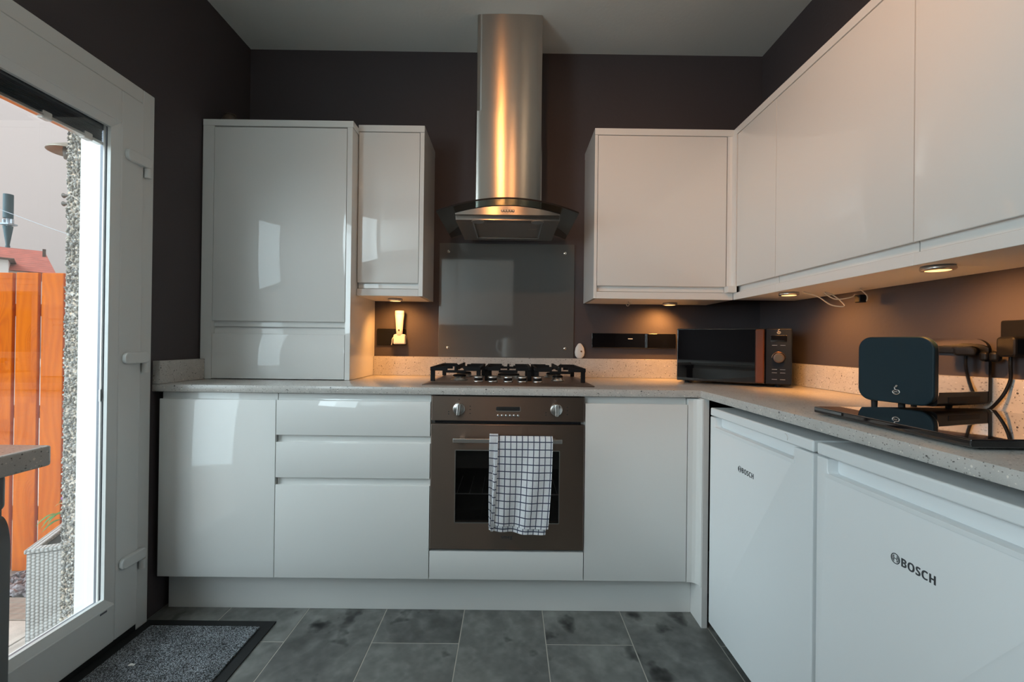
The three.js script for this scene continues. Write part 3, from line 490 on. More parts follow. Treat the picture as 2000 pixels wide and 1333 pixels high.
  for (const x of [-0.128, 0.128]) part(t, 'hood_lamp', lathe([[0, 0], [0.026, 0], [0.028, 0.003], [0, 0.003]], 28).translate(x, Y(1.5948), 0.414), M.satin);
}
// glass splashback with four screws
{
  const t = thing('splashback', 'grey glass splashback behind the gas hob', 'splashback', [-0.017, 0.999, 0.0]);
  part(t, 'glass_panel', bx(-0.353, 0.353, 0, 0.594, 0.0005, 0.0075, 0.0012), M.splash);
  for (const [x, y] of [[-0.305, 0.55], [0.303, 0.548], [-0.303, 0.048], [0.308, 0.05]]) part(t, 'screw_cap', lathe([[0, 0], [0.0085, 0], [0.0085, 0.003], [0.006, 0.006], [0, 0.007]], 20).rotateX(Math.PI / 2).translate(x, y, 0.0075), M.bolt);
}

// ------------------------------------------------------------------ sockets and small things on the walls
function socket(label, pos, turn, w = 0.150, h = 0.086) {
  const t = thing('wall_socket', label, 'socket', pos, turn);
  part(t, 'plate', extr(roundRect(w, h, 0.005), 0.009, 0.002), M.black);
  for (const s of [-1, 1]) part(t, 'switch', bx(s * 0.012 - 0.005, s * 0.012 + 0.005, h - 0.026, h - 0.012, 0.009, 0.012, 0.001), M.black);
  return t;
}
{
  socket('black double wall socket under the narrow wall cabinet', [-0.614, 1.056, 0.0005], 0);
  const t = thing('plug_in_torch', 'white plug-in torch charging in the black socket', 'torch', [-0.565, 1.062, 0.0135]);
  part(t, 'plug_base', extr(roundRect(0.060, 0.052, 0.012, 0.006), 0.034, 0.005), M.white);
  const g = lathe([[0, 0], [0.015, 0], [0.0175, 0.03], [0.0205, 0.075], [0.0235, 0.105], [0.0235, 0.122], [0.022, 0.126], [0, 0.126]], 28).scale(1, 1, 0.7).translate(0, 0.046, 0.026);
  const b = part(t, 'torch_body', g, M.white);
  part(b, 'button', cyl(0.005, 0.005, 0.003, 16).rotateX(Math.PI / 2).translate(0, 0.072, 0.0385), M.brown);
  part(b, 'lens_ring', new THREE.TorusGeometry(0.0225, 0.0018, 8, 32).rotateX(Math.PI / 2).scale(1, 1, 0.7).translate(0, 0.155, 0.026), M.wire);
  part(t, 'strap', tube([[-0.031, 0.036, 0.022], [-0.037, 0.026, 0.024], [-0.038, 0.008, 0.024], [-0.042, -0.004, 0.022]], 0.0022, 16, 6), M.white);
  const s = thing('socket_strip', 'long black glass multi-socket strip on the back wall', 'socket strip', [0.648, 1.056, 0.0005]);
  part(s, 'strip', bx(-0.218, 0.218, 0, 0.076, 0, 0.016, 0.002), M.blackGlass);
  part(s, 'indicator', bx(-0.030, -0.006, 0.046, 0.050, 0.0158, 0.0168, 0), M.white, 'small pale mark');
  const e = thing('air_freshener', 'small white egg-shaped gadget on the quartz upstand', 'gadget', [0.3675, 0.9985, 0.012]);
  part(e, 'shell', lathe([[0, 0], [0.010, 0.001], [0.020, 0.012], [0.0225, 0.028], [0.019, 0.048], [0.011, 0.062], [0.005, 0.068], [0, 0.069]], 28).scale(1.15, 1.15, 0.42), M.white);
  part(e, 'button', cyl(0.0045, 0.0045, 0.002, 16).rotateX(Math.PI / 2).translate(0.007, 0.037, 0.0095), M.copper);
  const k = socket('black double wall socket beside the toaster', [XR - 0.0005, 1.062, 1.232], -Math.PI / 2, 0.150, 0.088);
  const p = thing('plug', 'black mains plug with cable in the socket beside the toaster', 'plug', [XR - 0.014, 1.055, 1.20], -Math.PI / 2);
  part(p, 'plug_body', extr(roundRect(0.046, 0.052, 0.010), 0.030, 0.005), M.black);
  part(p, 'cable', tube([[0, 0.004, 0.016], [0, -0.025, 0.016], [-0.004, -0.06, 0.012], [-0.02, -0.11, 0.020], [-0.05, -0.148, 0.030], [-0.075, -0.150, 0.05]], 0.0038, 40, 8), M.black);
}
// brown dish on the tall cabinet
{
  const t = thing('dish', 'upturned brown dish lying on top of the tall cabinet', 'dish', [-1.315, 2.053, 0.25]);
  part(t, 'bowl', lathe([[0.058, 0], [0.060, 0.002], [0.055, 0.035], [0.040, 0.062], [0.02, 0.074], [0, 0.076]]).scale(0.72, 0.98, 0.72), M.brown);
  part(t, 'foot_ring', new THREE.TorusGeometry(0.02, 0.003, 8, 28).rotateX(Math.PI / 2).translate(0, 0.072, 0), M.brown);
}
// lamps under the wall units
function puck(label, x, z, power, tx, tz) {
  const t = thing('under_cabinet_light', label, 'lamp', [x, WY - 0.012, z]);
  part(t, 'rim', lathe([[0.026, 0.0], [0.034, 0.001], [0.036, 0.005], [0.034, 0.0118], [0.0, 0.0118], [0.0, 0.004], [0.026, 0.004]], 36), M.satin);
  part(t, 'lamp_lens', cyl(0.0258, 0.0258, 0.003, 32).translate(0, 0.0018, 0), M.ledGlow);
  const l = new THREE.SpotLight(new THREE.Color(1.0, 0.42, 0.10), power, 0, 1.2, 0.8, 2); l.position.set(x, WY - 0.016, z); l.target.position.set(x + tx, WY - 0.4, z + tz); l.castShadow = true; l.shadow.radius = 1.2; scene.add(l, l.target);
}
puck('round warm lamp glowing under the narrow wall cabinet', -0.560, 0.150, 0.85, 0, -0.22);
puck('round warm lamp under the wall cabinet right of the hood', 0.80, 0.110, 0.95, -0.08, -0.18);
puck('round warm lamp above the microwave control panel', 1.090, 0.60, 0.95, 0.26, 0.04);
puck('round warm lamp above the toaster', 1.095, 1.20, 1.0, 0.26, 0);
{
  const t = thing('lamp_cable', 'loose looped lamp cable hanging under the wall cabinets in the corner', 'cable', [1.12, WY, 0.68]);
  part(t, 'cable', tube([[0.0, -0.001, -0.04], [0.03, -0.025, 0], [0.06, -0.058, 0.03], [0.09, -0.062, 0.05], [0.07, -0.02, 0.02], [0.05, -0.006, 0.0], [0.07, -0.035, 0.03], [0.11, -0.03, 0.06], [0.13, -0.02, 0.05], [0.15, -0.045, 0.07], [0.14, -0.03, 0.09], [0.12, -0.002, 0.08]], 0.0022, 90, 6), M.wire);
  part(t, 'connector', bx(0.125, 0.15, -0.05, -0.022, 0.05, 0.075, 0.003), M.black);
  const u = thing('lamp_cable', 'short lamp cable end poking below the cabinet right of the hood', 'cable', [0.58, WY, 0.16]);
  part(u, 'cable', tube([[0, -0.001, 0], [0.004, -0.012, 0.01], [-0.006, -0.024, 0.012], [-0.012, -0.016, 0.006], [0.012, -0.008, 0.012]], 0.0018, 30, 6), M.wire);
}

// ------------------------------------------------------------------ microwave, toaster, hob plate
function emblem(size) { // small round bird-like badge: loop, neck and wing strokes
  const s = size / 2; return merge([tube([[0.2 * s, 1.0 * s, 0], [-0.35 * s, 0.75 * s, 0], [-0.2 * s, 0.25 * s, 0], [0.55 * s, 0.05 * s, 0], [0.75 * s, -0.45 * s, 0], [0.2 * s, -0.9 * s, 0], [-0.5 * s, -0.75 * s, 0], [-0.75 * s, -0.25 * s, 0], [-0.35 * s, 0.02 * s, 0]], 0.13 * s, 48, 6), tube([[-0.4 * s, -0.4 * s, 0], [0, -0.25 * s, 0], [0.35 * s, -0.4 * s, 0]], 0.11 * s, 16, 6), tube([[-0.15 * s, 1.1 * s, 0], [0.05 * s, 1.25 * s, 0], [0.3 * s, 1.1 * s, 0]], 0.11 * s, 12, 6)]);
}
{
  const w = 0.455, h = 0.250, d = 0.218, a = -28 * Math.PI / 180;
  // local: x along the front, z out of the front; origin at the left front foot
  const t = thing('microwave', 'black glass-fronted microwave with wooden handle', 'microwave', [0.786, 0.9005, 0.255], a);
  part(t, 'body', bx(0.004, w - 0.004, 0.012, h - 0.002, -d, -0.012, 0.008), M.black);
  const dr = part(t, 'door', bx(0, w * 0.782, 0.012, h, -0.012, 0.014, 0.004), M.blackGlass);
  const hd = part(dr, 'handle', bx(w * 0.700, w * 0.775, 0.016, h - 0.004, 0.018, 0.034, 0.006), M.oak, 'varnished wooden handle');
  parts(hd, 'handle_mount', [bx(w * 0.72, w * 0.755, 0.03, 0.05, 0.0142, 0.0185, 0.001), bx(w * 0.72, w * 0.755, h - 0.05, h - 0.03, 0.0142, 0.0185, 0.001)], M.black);
  const cp = part(t, 'control_panel', bx(w * 0.785, w, 0.012, h, -0.012, 0.014, 0.006), M.panelNavy), cx = w * 0.892, F = 0.0141;
  part(cp, 'display', bx(cx - 0.030, cx + 0.030, h - 0.058, h - 0.030, F - 0.001, F + 0.0008, 0.0005), M.blackGlass);
  part(cp, 'emblem', emblem(0.017).translate(cx, h - 0.015, F + 0.0006), M.satin, 'small silver bird emblem');
  const dl = part(cp, 'dial', lathe([[0, 0], [0.021, 0], [0.021, 0.010], [0.019, 0.014], [0, 0.014]]).rotateX(Math.PI / 2).translate(cx, h * 0.50, F), M.dial);
  part(dl, 'dial_face', cyl(0.014, 0.014, 0.001, 32).rotateX(Math.PI / 2).translate(cx, h * 0.50, F + 0.0146), M.darkPrint);
  part(dl, 'dial_ring', new THREE.TorusGeometry(0.0245, 0.0012, 6, 40, Math.PI).translate(cx, h * 0.50, F + 0.001), M.copper);
  const lines = []; for (const y of [0.178, 0.076, 0.062, 0.034]) for (const s of [-1, 1]) lines.push(bx(cx + s * 0.015 - 0.0095, cx + s * 0.015 + 0.0095, y - 0.0011, y + 0.0011, F - 0.0003, F + 0.0005, 0));
  part(cp, 'button_marks', merge(lines), M.satin, undefined, 'stuff');
  parts(t, 'foot', [[0.04, -0.03], [w - 0.05, -0.03], [0.04, -d + 0.03], [w - 0.05, -d + 0.03]].map(([x, z]) => cyl(0.010, 0.011, 0.0125, 16).translate(x, 0.00625, z)), M.rubber);
}
{ // toaster: end panel faces the room, long chrome side towards the window
  const a = 17 * Math.PI / 180, len = 0.234, w = 0.184, h = 0.178;
  const t = thing('toaster', 'chrome toaster with slate-blue rounded end panel', 'toaster', [1.067, 0.9005, 1.222], a);
  // local: x from the panel end (0) along the side, z from the near side (0) to -w
  const rr = (ww, hh, r, rb) => roundRect(ww, hh, r, rb);
  const side = (s, x0, x1, bev, ww) => extr(s, x1 - x0, bev, 3, 14).rotateY(Math.PI / 2).translate(x0, 0, -w / 2);
  part(t, 'end_panel', side(rr(w, h, 0.034, 0.034), 0, 0.016, 0.004).translate(0, 0.026, 0), M.navy);
  part(t, 'panel_trim', side(rr(w - 0.001, h - 0.001, 0.034, 0.034), 0.0162, 0.0195, 0.001).translate(0, 0.0265, 0), M.chrome);
  part(t, 'chrome_body', side(rr(w - 0.006, h - 0.038, 0.030, 0.002), 0.0195, len - 0.016, 0).translate(0, 0.061, 0), M.chrome);
  part(t, 'base', side(rr(w - 0.008, 0.036, 0.002, 0.012), 0.0195, len - 0.016, 0).translate(0, 0.026, 0), M.black);
  part(t, 'rear_cap', side(rr(w - 0.006, h - 0.004, 0.030, 0.014), len - 0.016, len, 0.004).translate(0, 0.027, 0), M.black);
  part(t, 'lever', bx(len - 0.020, len + 0.004, 0.140, 0.168, -0.004, 0.018, 0.009, 3), M.black);
  parts(t, 'slot', ([-0.055, -0.110].map((z) => bx(0.045, len - 0.045, h + 0.0215, h + 0.0235, z - 0.012, z + 0.012, 0.0005))), M.black);
  part(t, 'crumb_tray', bx(0.06, len - 0.05, 0.036, 0.050, -0.0075, -0.0025, 0.001), M.iron);
  part(t, 'emblem', emblem(0.022).rotateY(-Math.PI / 2).translate(-0.0006, 0.060, -w * 0.46), M.satin, 'small silver bird emblem');
  parts(t, 'foot', [[0.03, -0.09], [0.03, -w + 0.025], [len - 0.04, -0.075], [len - 0.04, -w + 0.025]].map(([x, z]) => cyl(0.007, 0.008, 0.028, 14).translate(x, 0.014, z)), M.rubber);
  const p = thing('hob_plate', 'thick black glass plate lying on the worktop before the toaster', 'plate', [0.80, 0.9005, 1.172]);
  part(p, 'glass_top', bx(0, 0.44, 0.004, 0.0195, 0, 0.398, 0.003), M.blackGlass);
  parts(p, 'foot', [[0.03, 0.03], [0.41, 0.03], [0.03, 0.37], [0.41, 0.37]].map(([x, z]) => cyl(0.012, 0.012, 0.0042, 14).translate(x, 0.0021, z)), M.rubber);
}

// ------------------------------------------------------------------ the two fridges, facing left
function fridge(label, z0, w, freezer) {
  const t = thing('undercounter_fridge', label, 'fridge', [0.750, 0, z0], -Math.PI / 2), D = 0.54; // local x along the front, z out of it
  part(t, 'body', bx(0.002, w - 0.002, 0.045, 0.818, -D, -0.052, 0.004), M.fridge);
  part(t, 'top_plate', bx(0, w, 0.8165, 0.8455, -D, 0, 0.005, 3), M.fridge);
  // door with a scooped handle recess along its top
  const r0 = 0.036, r1 = w - (freezer ? 0.075 : 0.036), s = new THREE.Shape(); s.moveTo(0, 0.052); s.lineTo(w, 0.052); s.lineTo(w, 0.8125); s.lineTo(r1, 0.8125); s.lineTo(r1, 0.788); s.quadraticCurveTo(r1, 0.779, r1 - 0.010, 0.779); s.lineTo(r0 + 0.010, 0.779); s.quadraticCurveTo(r0, 0.779, r0, 0.788); s.lineTo(r0, 0.8125); s.lineTo(0, 0.8125); s.closePath();
  const dr = part(t, 'door', toCreasedNormals(extr(s, 0.030, 0.004, 3, 8).translate(0, 0, -0.030), 0.5), M.fridge);
  part(dr, 'handle_recess', bx(0.001, w - 0.001, 0.055, 0.8115, -0.050, -0.026, 0.001), M.fridge);
  part(dr, 'recess_lip', extr(roundRect(r1 - r0 + 0.012, 0.010, 0.004), 0.002, 0.0008).translate((r0 + r1) / 2, 0.770, -0.0005), M.fridge);
  const lx = freezer ? 0.215 : 0.222, ly = freezer ? 0.678 : 0.671, lg = part(dr, 'logo', merge([text('BOSCH', 0.0158).translate(lx + 0.047, ly - 0.008, 0), (() => new THREE.TorusGeometry(0.0092, 0.0009, 5, 36).translate(lx, ly, 0.0003))(), bx(lx - 0.0042, lx - 0.0030, ly - 0.006, ly + 0.006, 0, 0.0006, 0), bx(lx + 0.0030, lx + 0.0042, ly - 0.006, ly + 0.006, 0, 0.0006, 0), bx(lx - 0.0042, lx + 0.0042, ly - 0.0006, ly + 0.0006, 0, 0.0006, 0), new THREE.TorusGeometry(0.0058, 0.0006, 5, 14, 1.6).rotateZ(-0.8).translate(lx + 0.001, ly, 0.0003), new THREE.TorusGeometry(0.0058, 0.0006, 5, 14, 1.6).rotateZ(2.34).translate(lx - 0.001, ly, 0.0003)]), M.darkPrint, 'dark printed brand lettering');
  if (freezer) part(t, 'top_badge', new THREE.TorusGeometry(0.010, 0.0008, 5, 24, 2.4).rotateZ(-0.6).translate(w - 0.11, 0.830, 0.0), M.satin);
  parts(t, 'foot', [[0.04, -0.08], [w - 0.04, -0.08], [0.04, -D + 0.05], [w - 0.04, -D + 0.05]].map(([x, z]) => cyl(0.016, 0.016, 0.046, 16).translate(x, 0.023, z)), M.black);
}
fridge('white undercounter fridge next to the end panel', 0.684, 0.560, true);
fridge('white undercounter fridge under the black hob plate', 1.257, 0.560, false);

// ------------------------------------------------------------------ floor mat
{
  const t = thing('door_mat', 'charcoal doormat with black rubber border by the door', 'mat', [-1.115, 0.0005, 1.03]);
  part(t, 'rubber_border', bx(-0.243, 0.243, 0, 0.004, -0.402, 0.402, 0.0015), M.rubber);
  part(t, 'pile', bx(-0.203, 0.203, 0.004, 0.0095, -0.362, 0.362, 0.002), M.pile);
  solid('paper_scrap', 'tiny torn white scrap lying on the doormat', 'scrap', extr(shapeOf([[-0.010, -0.004], [-0.004, -0.007], [0.003, -0.004], [0.011, -0.005], [0.009, 0.004], [0.002, 0.003], [-0.004, 0.006], [-0.009, 0.003]]), 0.0022, 0.0006).rotateX(-Math.PI / 2), M.white, [-1.215, 0.0102, 0.872]);
}

// ------------------------------------------------------------------ side counter beside the camera and the run behind it
{
  solid('side_worktop', 'quartz worktop end in front of the glazed door', 'worktop', (() => { const s = new THREE.Shape(), r = 0.012; s.moveTo(XL + 0.001, -1.592); s.lineTo(-0.745 - r, -1.592); s.absarc(-0.745 - r, -1.592 - r, r, Math.PI / 2, 0, true); s.lineTo(-0.745, -ZF + 0.001); s.lineTo(XL + 0.001, -ZF + 0.001); s.closePath(); return boxUV(toCreasedNormals(new THREE.ExtrudeGeometry(s, { depth: 0.026, bevelEnabled: true, bevelThickness: 0.003, bevelSize: 0.003, bevelOffset: -0.003, bevelSegments: 3 }).rotateX(-Math.PI / 2), 0.6)); })(), M.quartz, [0, 0.869, 0]);
  const t = thing('dishwasher', 'graphite grey appliance under the worktop end by the door', 'appliance', [-0.80, 0, 1.622], Math.PI / 2); // local -x along +z
  part(t, 'body', merge([bx(-0.598, -0.002, 0.02, 0.860, -0.54, -0.03, 0.004), bx(-0.596, -0.004, 0.775, 0.815, -0.03, 0.008, 0.001)]), M.graphite);
  part(t, 'control_panel', bx(-0.598, -0.002, 0.802, 0.862, -0.0295, 0.016, 0.010, 3), M.graphite);
  part(t, 'door', (() => { const s = new THREE.Shape(); s.moveTo(-0.0295, 0.10); s.lineTo(0.020, 0.10); s.lineTo(0.022, 0.74); s.quadraticCurveTo(0.021, 0.785, 0.008, 0.793); s.lineTo(-0.0295, 0.793); s.closePath(); return toCreasedNormals(extr(s, 0.596, 0.003, 2, 10).rotateY(-Math.PI / 2).translate(-0.002, 0, 0), 0.5); })(), M.graphite);
  part(t, 'kick_plate', bx(-0.598, -0.002, 0.0, 0.095, -0.10, -0.04, 0.002), M.black);
  const c = thing('side_cabinet', 'white base cabinet under the side worktop past the grey appliance', 'cabinet', [-0.80, 0.0, 2.225], Math.PI / 2);
  part(c, 'carcass', bx(-0.40, -0.002, 0.0, 0.865, -0.54, -0.003, 0.002), M.carcass); part(c, 'door', frontGeo(0.39, 0.71, 'top').translate(-0.2, 0.15, -0.002), M.gloss);
}
{ // run along the wall facing the cooker, mirrored in the splashback
  const t = thing('wall_cabinet', 'white wall cabinet on the wall facing the cooker', 'cabinet', [0, 1.285, ZF], Math.PI);
  part(t, 'carcass', bx(-0.03, 1.36, 0.0, 0.765, 0.002, 0.30, 0.002), M.carcass); for (const [a, b] of [[-0.03, 0.63], [0.63, 1.36]]) part(t, 'door', frontGeo(b - a - 0.003, 0.73, 'bottom').translate((a + b) / 2, 0.034, 0.301), M.gloss);
  const b = thing('base_cabinet', 'white base cabinet run facing the cooker', 'cabinet', [0, 0.0, ZF], Math.PI);
  part(b, 'carcass', bx(-0.60, 0.73, 0.0, 0.868, 0.002, 0.575, 0.002), M.carcass); for (const [p, q] of [[-0.60, 0.05], [0.05, 0.73]]) part(b, 'door', frontGeo(q - p - 0.003, 0.71, 'top').translate((p + q) / 2, 0.15, 0.576), M.gloss);
  solid('worktop', 'quartz worktop on the run facing the cooker', 'worktop', bx(-0.742, 0.61, 0.869, 0.898, ZF - 0.612, ZF - 0.001, 0.002), M.quartz);
  const k = thing('kettle', 'white jug kettle on the worktop facing the cooker', 'kettle', [-0.02, 0.8985, 2.92]);
  part(k, 'jug', lathe([[0, 0], [0.075, 0], [0.078, 0.01], [0.066, 0.20], [0.060, 0.23], [0, 0.235]]), M.white); part(k, 'handle', tube([[-0.062, 0.20, 0], [-0.12, 0.19, 0], [-0.125, 0.09, 0], [-0.072, 0.05, 0]], 0.011, 30, 10), M.white); part(k, 'spout', bx(0.045, 0.085, 0.185, 0.222, -0.018, 0.018, 0.008), M.white);
}

// ------------------------------------------------------------------ ceiling spotlight bar above the camera
{
  const t = thing('ceiling_spotlight', 'three-head spotlight bar on the ceiling', 'lamp', [0.02, CEIL, 1.86], 0.5);
  part(t, 'ceiling_bar', bx(-0.24, 0.24, -0.022, -0.0005, -0.022, 0.022, 0.006), M.satin);
  const SPOT = 1.5, aims = [[-0.19, 0.95, -0.80, -1.15], [0, 1.2, -0.70, -0.62], [0.19, 1.3, -0.70, 0.0]];
  for (const [x, ax, ay, az] of aims) {
    const head = part(t, 'spot_head', lathe([[0.010, 0], [0.018, 0.004], [0.026, 0.030], [0.027, 0.034], [0.025, 0.032], [0.015, 0.006]], 28).rotateX(Math.PI).translate(x, -0.045, 0), M.satin);
    part(head, 'spot_arm', cyl(0.005, 0.005, 0.026, 12).translate(x, -0.034, 0), M.satin);
    part(head, 'bulb', new THREE.SphereGeometry(0.021, 20, 14).translate(x, -0.092, 0), M.bulbGlow);
    const l = new THREE.SpotLight(new THREE.Color(1, 0.40, 0.11), SPOT, 0, 0.66, 1.0, 2); l.position.set(x, -0.092, 0); l.castShadow = true; l.shadow.radius = 1; t.add(l);
    l.target.position.set(x + ax, -0.092 + ay, az); t.add(l.target);
  }
}

// ------------------------------------------------------------------ outside
const G = -0.30;
struct('ground', bx(-30, XO, G - 0.3, G - 0.02, -40, 8, 0), M.paving, 'pale ground outside the door', 'ground');
{
  const pv = thing('paving', 'pale paving slabs outside the door', 'paving', [0, G, 0]);
  for (let i = 0; i < 4; i++) for (let j = 0; j < 5; j++) part(pv, 'slab', bx(XO - 0.6 * (i + 1) + 0.004, XO - 0.6 * i - 0.004, -0.019, 0, 0.155 + 0.6 * j + 0.004, 0.155 + 0.6 * (j + 1) - 0.004, 0.004, 1), M.paving);
  const dk = thing('decking', 'grey timber decking strip before the fence', 'decking', [0, G, 0]);
  for (let k = 0; k < 4; k++) part(dk, 'deck_board', boxUV(bx(-0.6, 0.6, -0.019, 0, -0.044, 0.044, 0.004, 1).scale(1.6, 1, 0.5).translate(-2.60, 0, -0.012 + k * 0.047), 0.5), M.deck);
  { const n = 900, im = new THREE.InstancedMesh(new THREE.IcosahedronGeometry(1, 0), M.pebble, n), r = rng(21), m = new THREE.Matrix4(), q = new THREE.Quaternion(), c = new THREE.Color();
    for (let i = 0; i < n; i++) { const s = 0.012 + 0.022 * r(); q.setFromEuler(new THREE.Euler(r() * 6, r() * 6, r() * 6)); m.compose(new THREE.Vector3(-3.4 + 1.75 * r(), G + 0.004 + 0.012 * r(), -0.25 + 0.21 * r()), q, new THREE.Vector3(s, s * 0.35, s * 0.7)); im.setMatrixAt(i, m); const L = 0.10 + 0.30 * r(); c.setRGB(L, L * 0.9, L * 0.95); im.setColorAt(i, c); }
    im.name = 'slate_chippings'; im.userData = { kind: 'stuff', label: 'purple-grey slate chippings at the foot of the fence', category: 'gravel' }; shade(im); scene.add(im); }
  const fn = thing('fence', 'orange-stained vertical board timber fence outside the door', 'fence', [0, G, -0.27]), r = rng(15);
  for (let k = 0; k < 16; k++) {
    const x1 = -2.740 + 7 * 0.1475 - k * 0.1475 - 0.009, x0 = x1 - 0.1295, g = boxUV(bx(x0, x1, 0.012, 1.752 + 0.004 * (r() - 0.5), -0.020, 0.0 + 0.004 * (r() - 0.5), 0.005, 2), 0.9), uv = g.attributes.uv, oy = r() * 3, ox = r();
    for (let i = 0; i < uv.count; i++) uv.setXY(i, uv.getX(i) * 2.2 + ox, uv.getY(i) + oy);
    part(fn, 'board', g, M.fence);
    part(fn, 'back_board', boxUV(bx(x0 - 0.045, x0 + 0.027, 0.012, 1.735, -0.090, -0.070, 0.004, 1), 0.9), M.fence);
  }
  for (const y of [0.3, 0.9, 1.5]) part(fn, 'rail', bx(-4.0, -1.61, y, y + 0.07, -0.066, -0.0225, 0.003, 1), M.fence);
  const pl = thing('planter', 'tall pale woven planter before the fence', 'planter', [-1.965, G, 0.215], 0.42);
  part(pl, 'pot', (() => { const g = bx(-0.16, 0.16, 0, 0.45, -0.16, 0.16, 0.008, 2); return g; })(), M.weave);
  part(pl, 'rim', merge([bx(-0.165, 0.165, 0.45, 0.468, -0.165, -0.125, 0.004), bx(-0.165, 0.165, 0.45, 0.468, 0.125, 0.165, 0.004), bx(-0.165, -0.125, 0.45, 0.468, -0.125, 0.125, 0.004), bx(0.125, 0.165, 0.45, 0.468, -0.125, 0.125, 0.004)]), M.weave);
  part(pl, 'soil', bx(-0.124, 0.124, 0.4505, 0.456, -0.124, 0.124, 0.002), M.soil);
  const pt = thing('flowering_plant', 'flowering plant growing in the woven planter', 'plant', [-1.985, G + 0.470, 0.235]), q = rng(33);
  for (let k = 0; k < 16; k++) { const a = q() * 6.28, len = 0.12 + 0.13 * q(), hh = 0.05 + 0.10 * q(), c = Math.cos(a), s = Math.sin(a); part(pt, 'leaf', sheet((u, v) => { const w = 0.018 * Math.sin(Math.PI * Math.min(1, v * 0.96 + 0.04)) * (u - 0.5), d = len * v, y = hh * Math.sin(2.3 * v); return [c * d - s * w, y, s * d + c * w]; }, 2, 8, 0.0012), k % 5 === 0 ? M.dryLeaf : M.leaf); }
  for (const [dx, dz, hh] of [[-0.035, 0.01, 0.215], [0.05, -0.03, 0.24], [-0.01, 0.06, 0.17]]) {
    const st = part(pt, 'stem', tube([[0, 0, 0], [dx * 0.4, hh * 0.5, dz * 0.4], [dx, hh, dz]], 0.003, 16, 6), M.leaf);
    part(st, 'flower', merge(Array.from({ length: 7 }, (_, i) => new THREE.SphereGeometry(0.016, 10, 8).scale(1, 0.7, 0.5).translate(0.013, 0, 0).rotateZ(0.3).rotateY(i * 0.9).translate(dx, hh + 0.004 * (i % 2), dz))), M.petal);
    part(st, 'flower_centre', new THREE.SphereGeometry(0.015, 12, 10).translate(dx, hh + 0.010, dz), M.petal2);
  }
  const wl = thing('outdoor_wall_lamp', 'dish-shaped outdoor lamp on the pebbledash wall', 'lamp', [XO, 1.80, 0.58]);
  part(wl, 'wall_plate', cyl(0.045, 0.045, 0.018, 28).rotateZ(Math.PI / 2).translate(-0.010, 0.03, 0), M.lampMetal);
  part(wl, 'arm', tube([[-0.018, 0.03, 0], [-0.06, 0.055, 0], [-0.11, 0.05, 0], [-0.12, 0.03, 0]], 0.008, 20, 8), M.lampMetal);
  part(wl, 'dish_shade', lathe([[0, 0.034], [0.026, 0.032], [0.068, 0.010], [0.075, 0.0], [0.072, 0.0], [0.066, 0.006], [0.026, 0.026], [0, 0.028]]).translate(-0.118, 0.0, 0), M.lampMetal);
  part(wl, 'lamp_cup', lathe([[0, -0.03], [0.022, -0.026], [0.026, 0.0], [0.024, 0.02], [0, 0.024]], 24).translate(-0.120, 0.0, 0), M.brown);
  for (const [y, lb] of [[1.595, 'upper of two small dark hooks on the pebbledash wall'], [1.565, 'lower of two small dark hooks on the pebbledash wall']]) solid('wall_hook', lb, 'hook', lathe([[0, 0], [0.006, 0.002], [0.005, 0.02], [0.009, 0.028], [0, 0.032]], 14).rotateZ(Math.PI / 2), M.brown, [XO, y, 0.70], 0, 'hooks on the pebbledash wall');
  // distant house with a red roof
  const hs = thing('house', 'distant house with red tiled gable roof beyond the fence', 'house', [-19.64, G, -16.94], 0.796);
  part(hs, 'wall', bx(-12, -0.5, 0, 3.85, -2.8, 2.8, 0), M.render);
  { // gable roof, its end turned along the view
    const A = [-12.4, 5.03, 0], B = [-0.35, 5.03, 0], C = [-12.4, 3.8, 3.2], D = [0, 3.8, 3.2], E = [-12.4, 3.8, -3.2], F = [-0.7, 3.8, -3.2], pos = [], uv = [];
    const face = (p, q, r, u) => { pos.push(...p, ...q, ...r); for (const v of [p, q, r]) uv.push(v[u], v[1] * 2.2); };
    face(C, D, B, 0); face(C, B, A, 0); face(D, F, B, 2); face(F, E, A, 0); face(F, A, B, 0); face(E, C, A, 2); face(C, E, F, 0); face(C, F, D, 0);
    const g = new THREE.BufferGeometry(); g.setAttribute('position', new THREE.Float32BufferAttribute(pos, 3)); g.setAttribute('uv', new THREE.Float32BufferAttribute(uv, 2)); g.computeVertexNormals(); part(hs, 'roof', g, M.roof); }
  const dm = part(hs, 'dormer', bx(-5, -1.2, 3.0, 4.12, 0.6, 3.5, 0), M.render); part(dm, 'dormer_roof', bx(-5.2, -1.05, 4.12, 4.18, 0.5, 3.65, 0.01), M.brown);
  part(hs, 'chimney_pot', bx(-0.4, -0.3, 4.6, 5.0, 0.8, 0.9, 0), M.brown);
  const ma = thing('phone_mast', 'tall dark phone mast rising behind the red roof', 'mast', [-45.5, G, -38]);
  part(ma, 'pole', merge([cyl(0.24, 0.16, 9.6, 16).translate(0, 4.8, 0), cyl(0.10, 0.34, 1.9, 16).translate(0, 10.4, 0)]), M.mast);
  part(ma, 'antenna_shroud', cyl(0.34, 0.34, 2.15, 20).translate(0.0, 13.15, 0), M.mast);
  part(ma, 'head_frame', merge([bx(-0.45, 0.45, 11.45, 11.6, -0.4, 0.4, 0.02), bx(-0.45, -0.3, 11.5, 12.0, -0.1, 0.1, 0.02), bx(0.3, 0.45, 11.5, 12.0, -0.1, 0.1, 0.02), cyl(0.12, 0.12, 0.9, 12).translate(0, 11.8, 0)]), M.mastPale);
  solid('overhead_cable', 'thin overhead cable sagging across the sky', 'cable', tube([[-14, 4.95, -6], [-11, 3.95, -6], [-9.55, 3.45, -6], [-8.35, 3.03, -6], [-7.2, 2.72, -6]], 0.0045, 50, 5), M.mastPale);
}

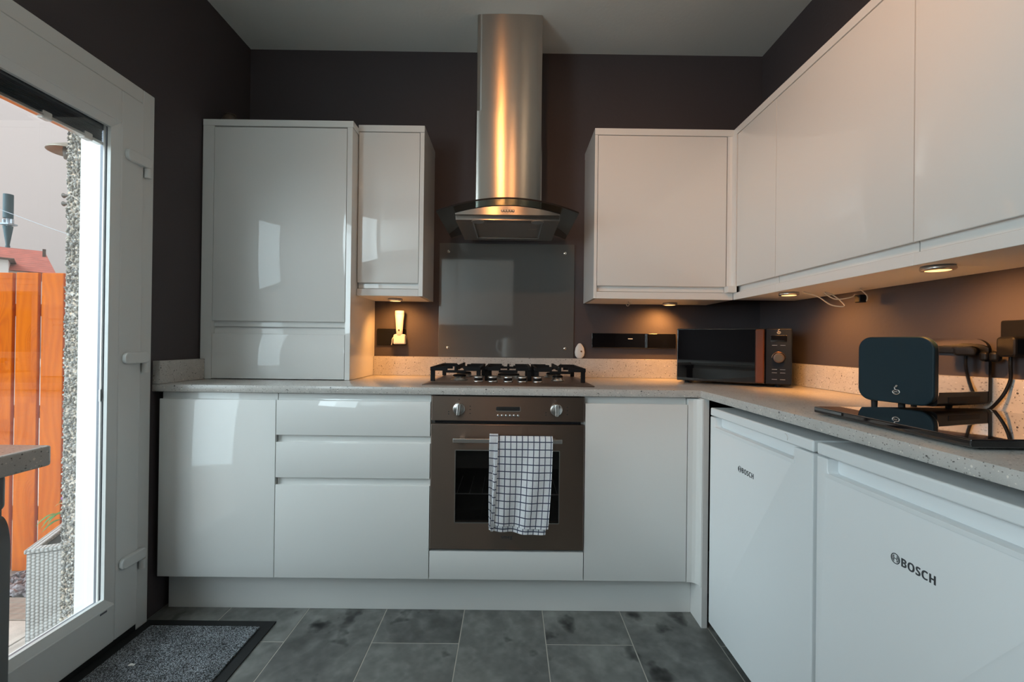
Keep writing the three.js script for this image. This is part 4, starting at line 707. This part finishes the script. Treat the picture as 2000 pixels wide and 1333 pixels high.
scene.traverse((o) => { if (o.isMesh) { o.castShadow = true; o.receiveShadow = true; } });
renderer.render(scene, camera);
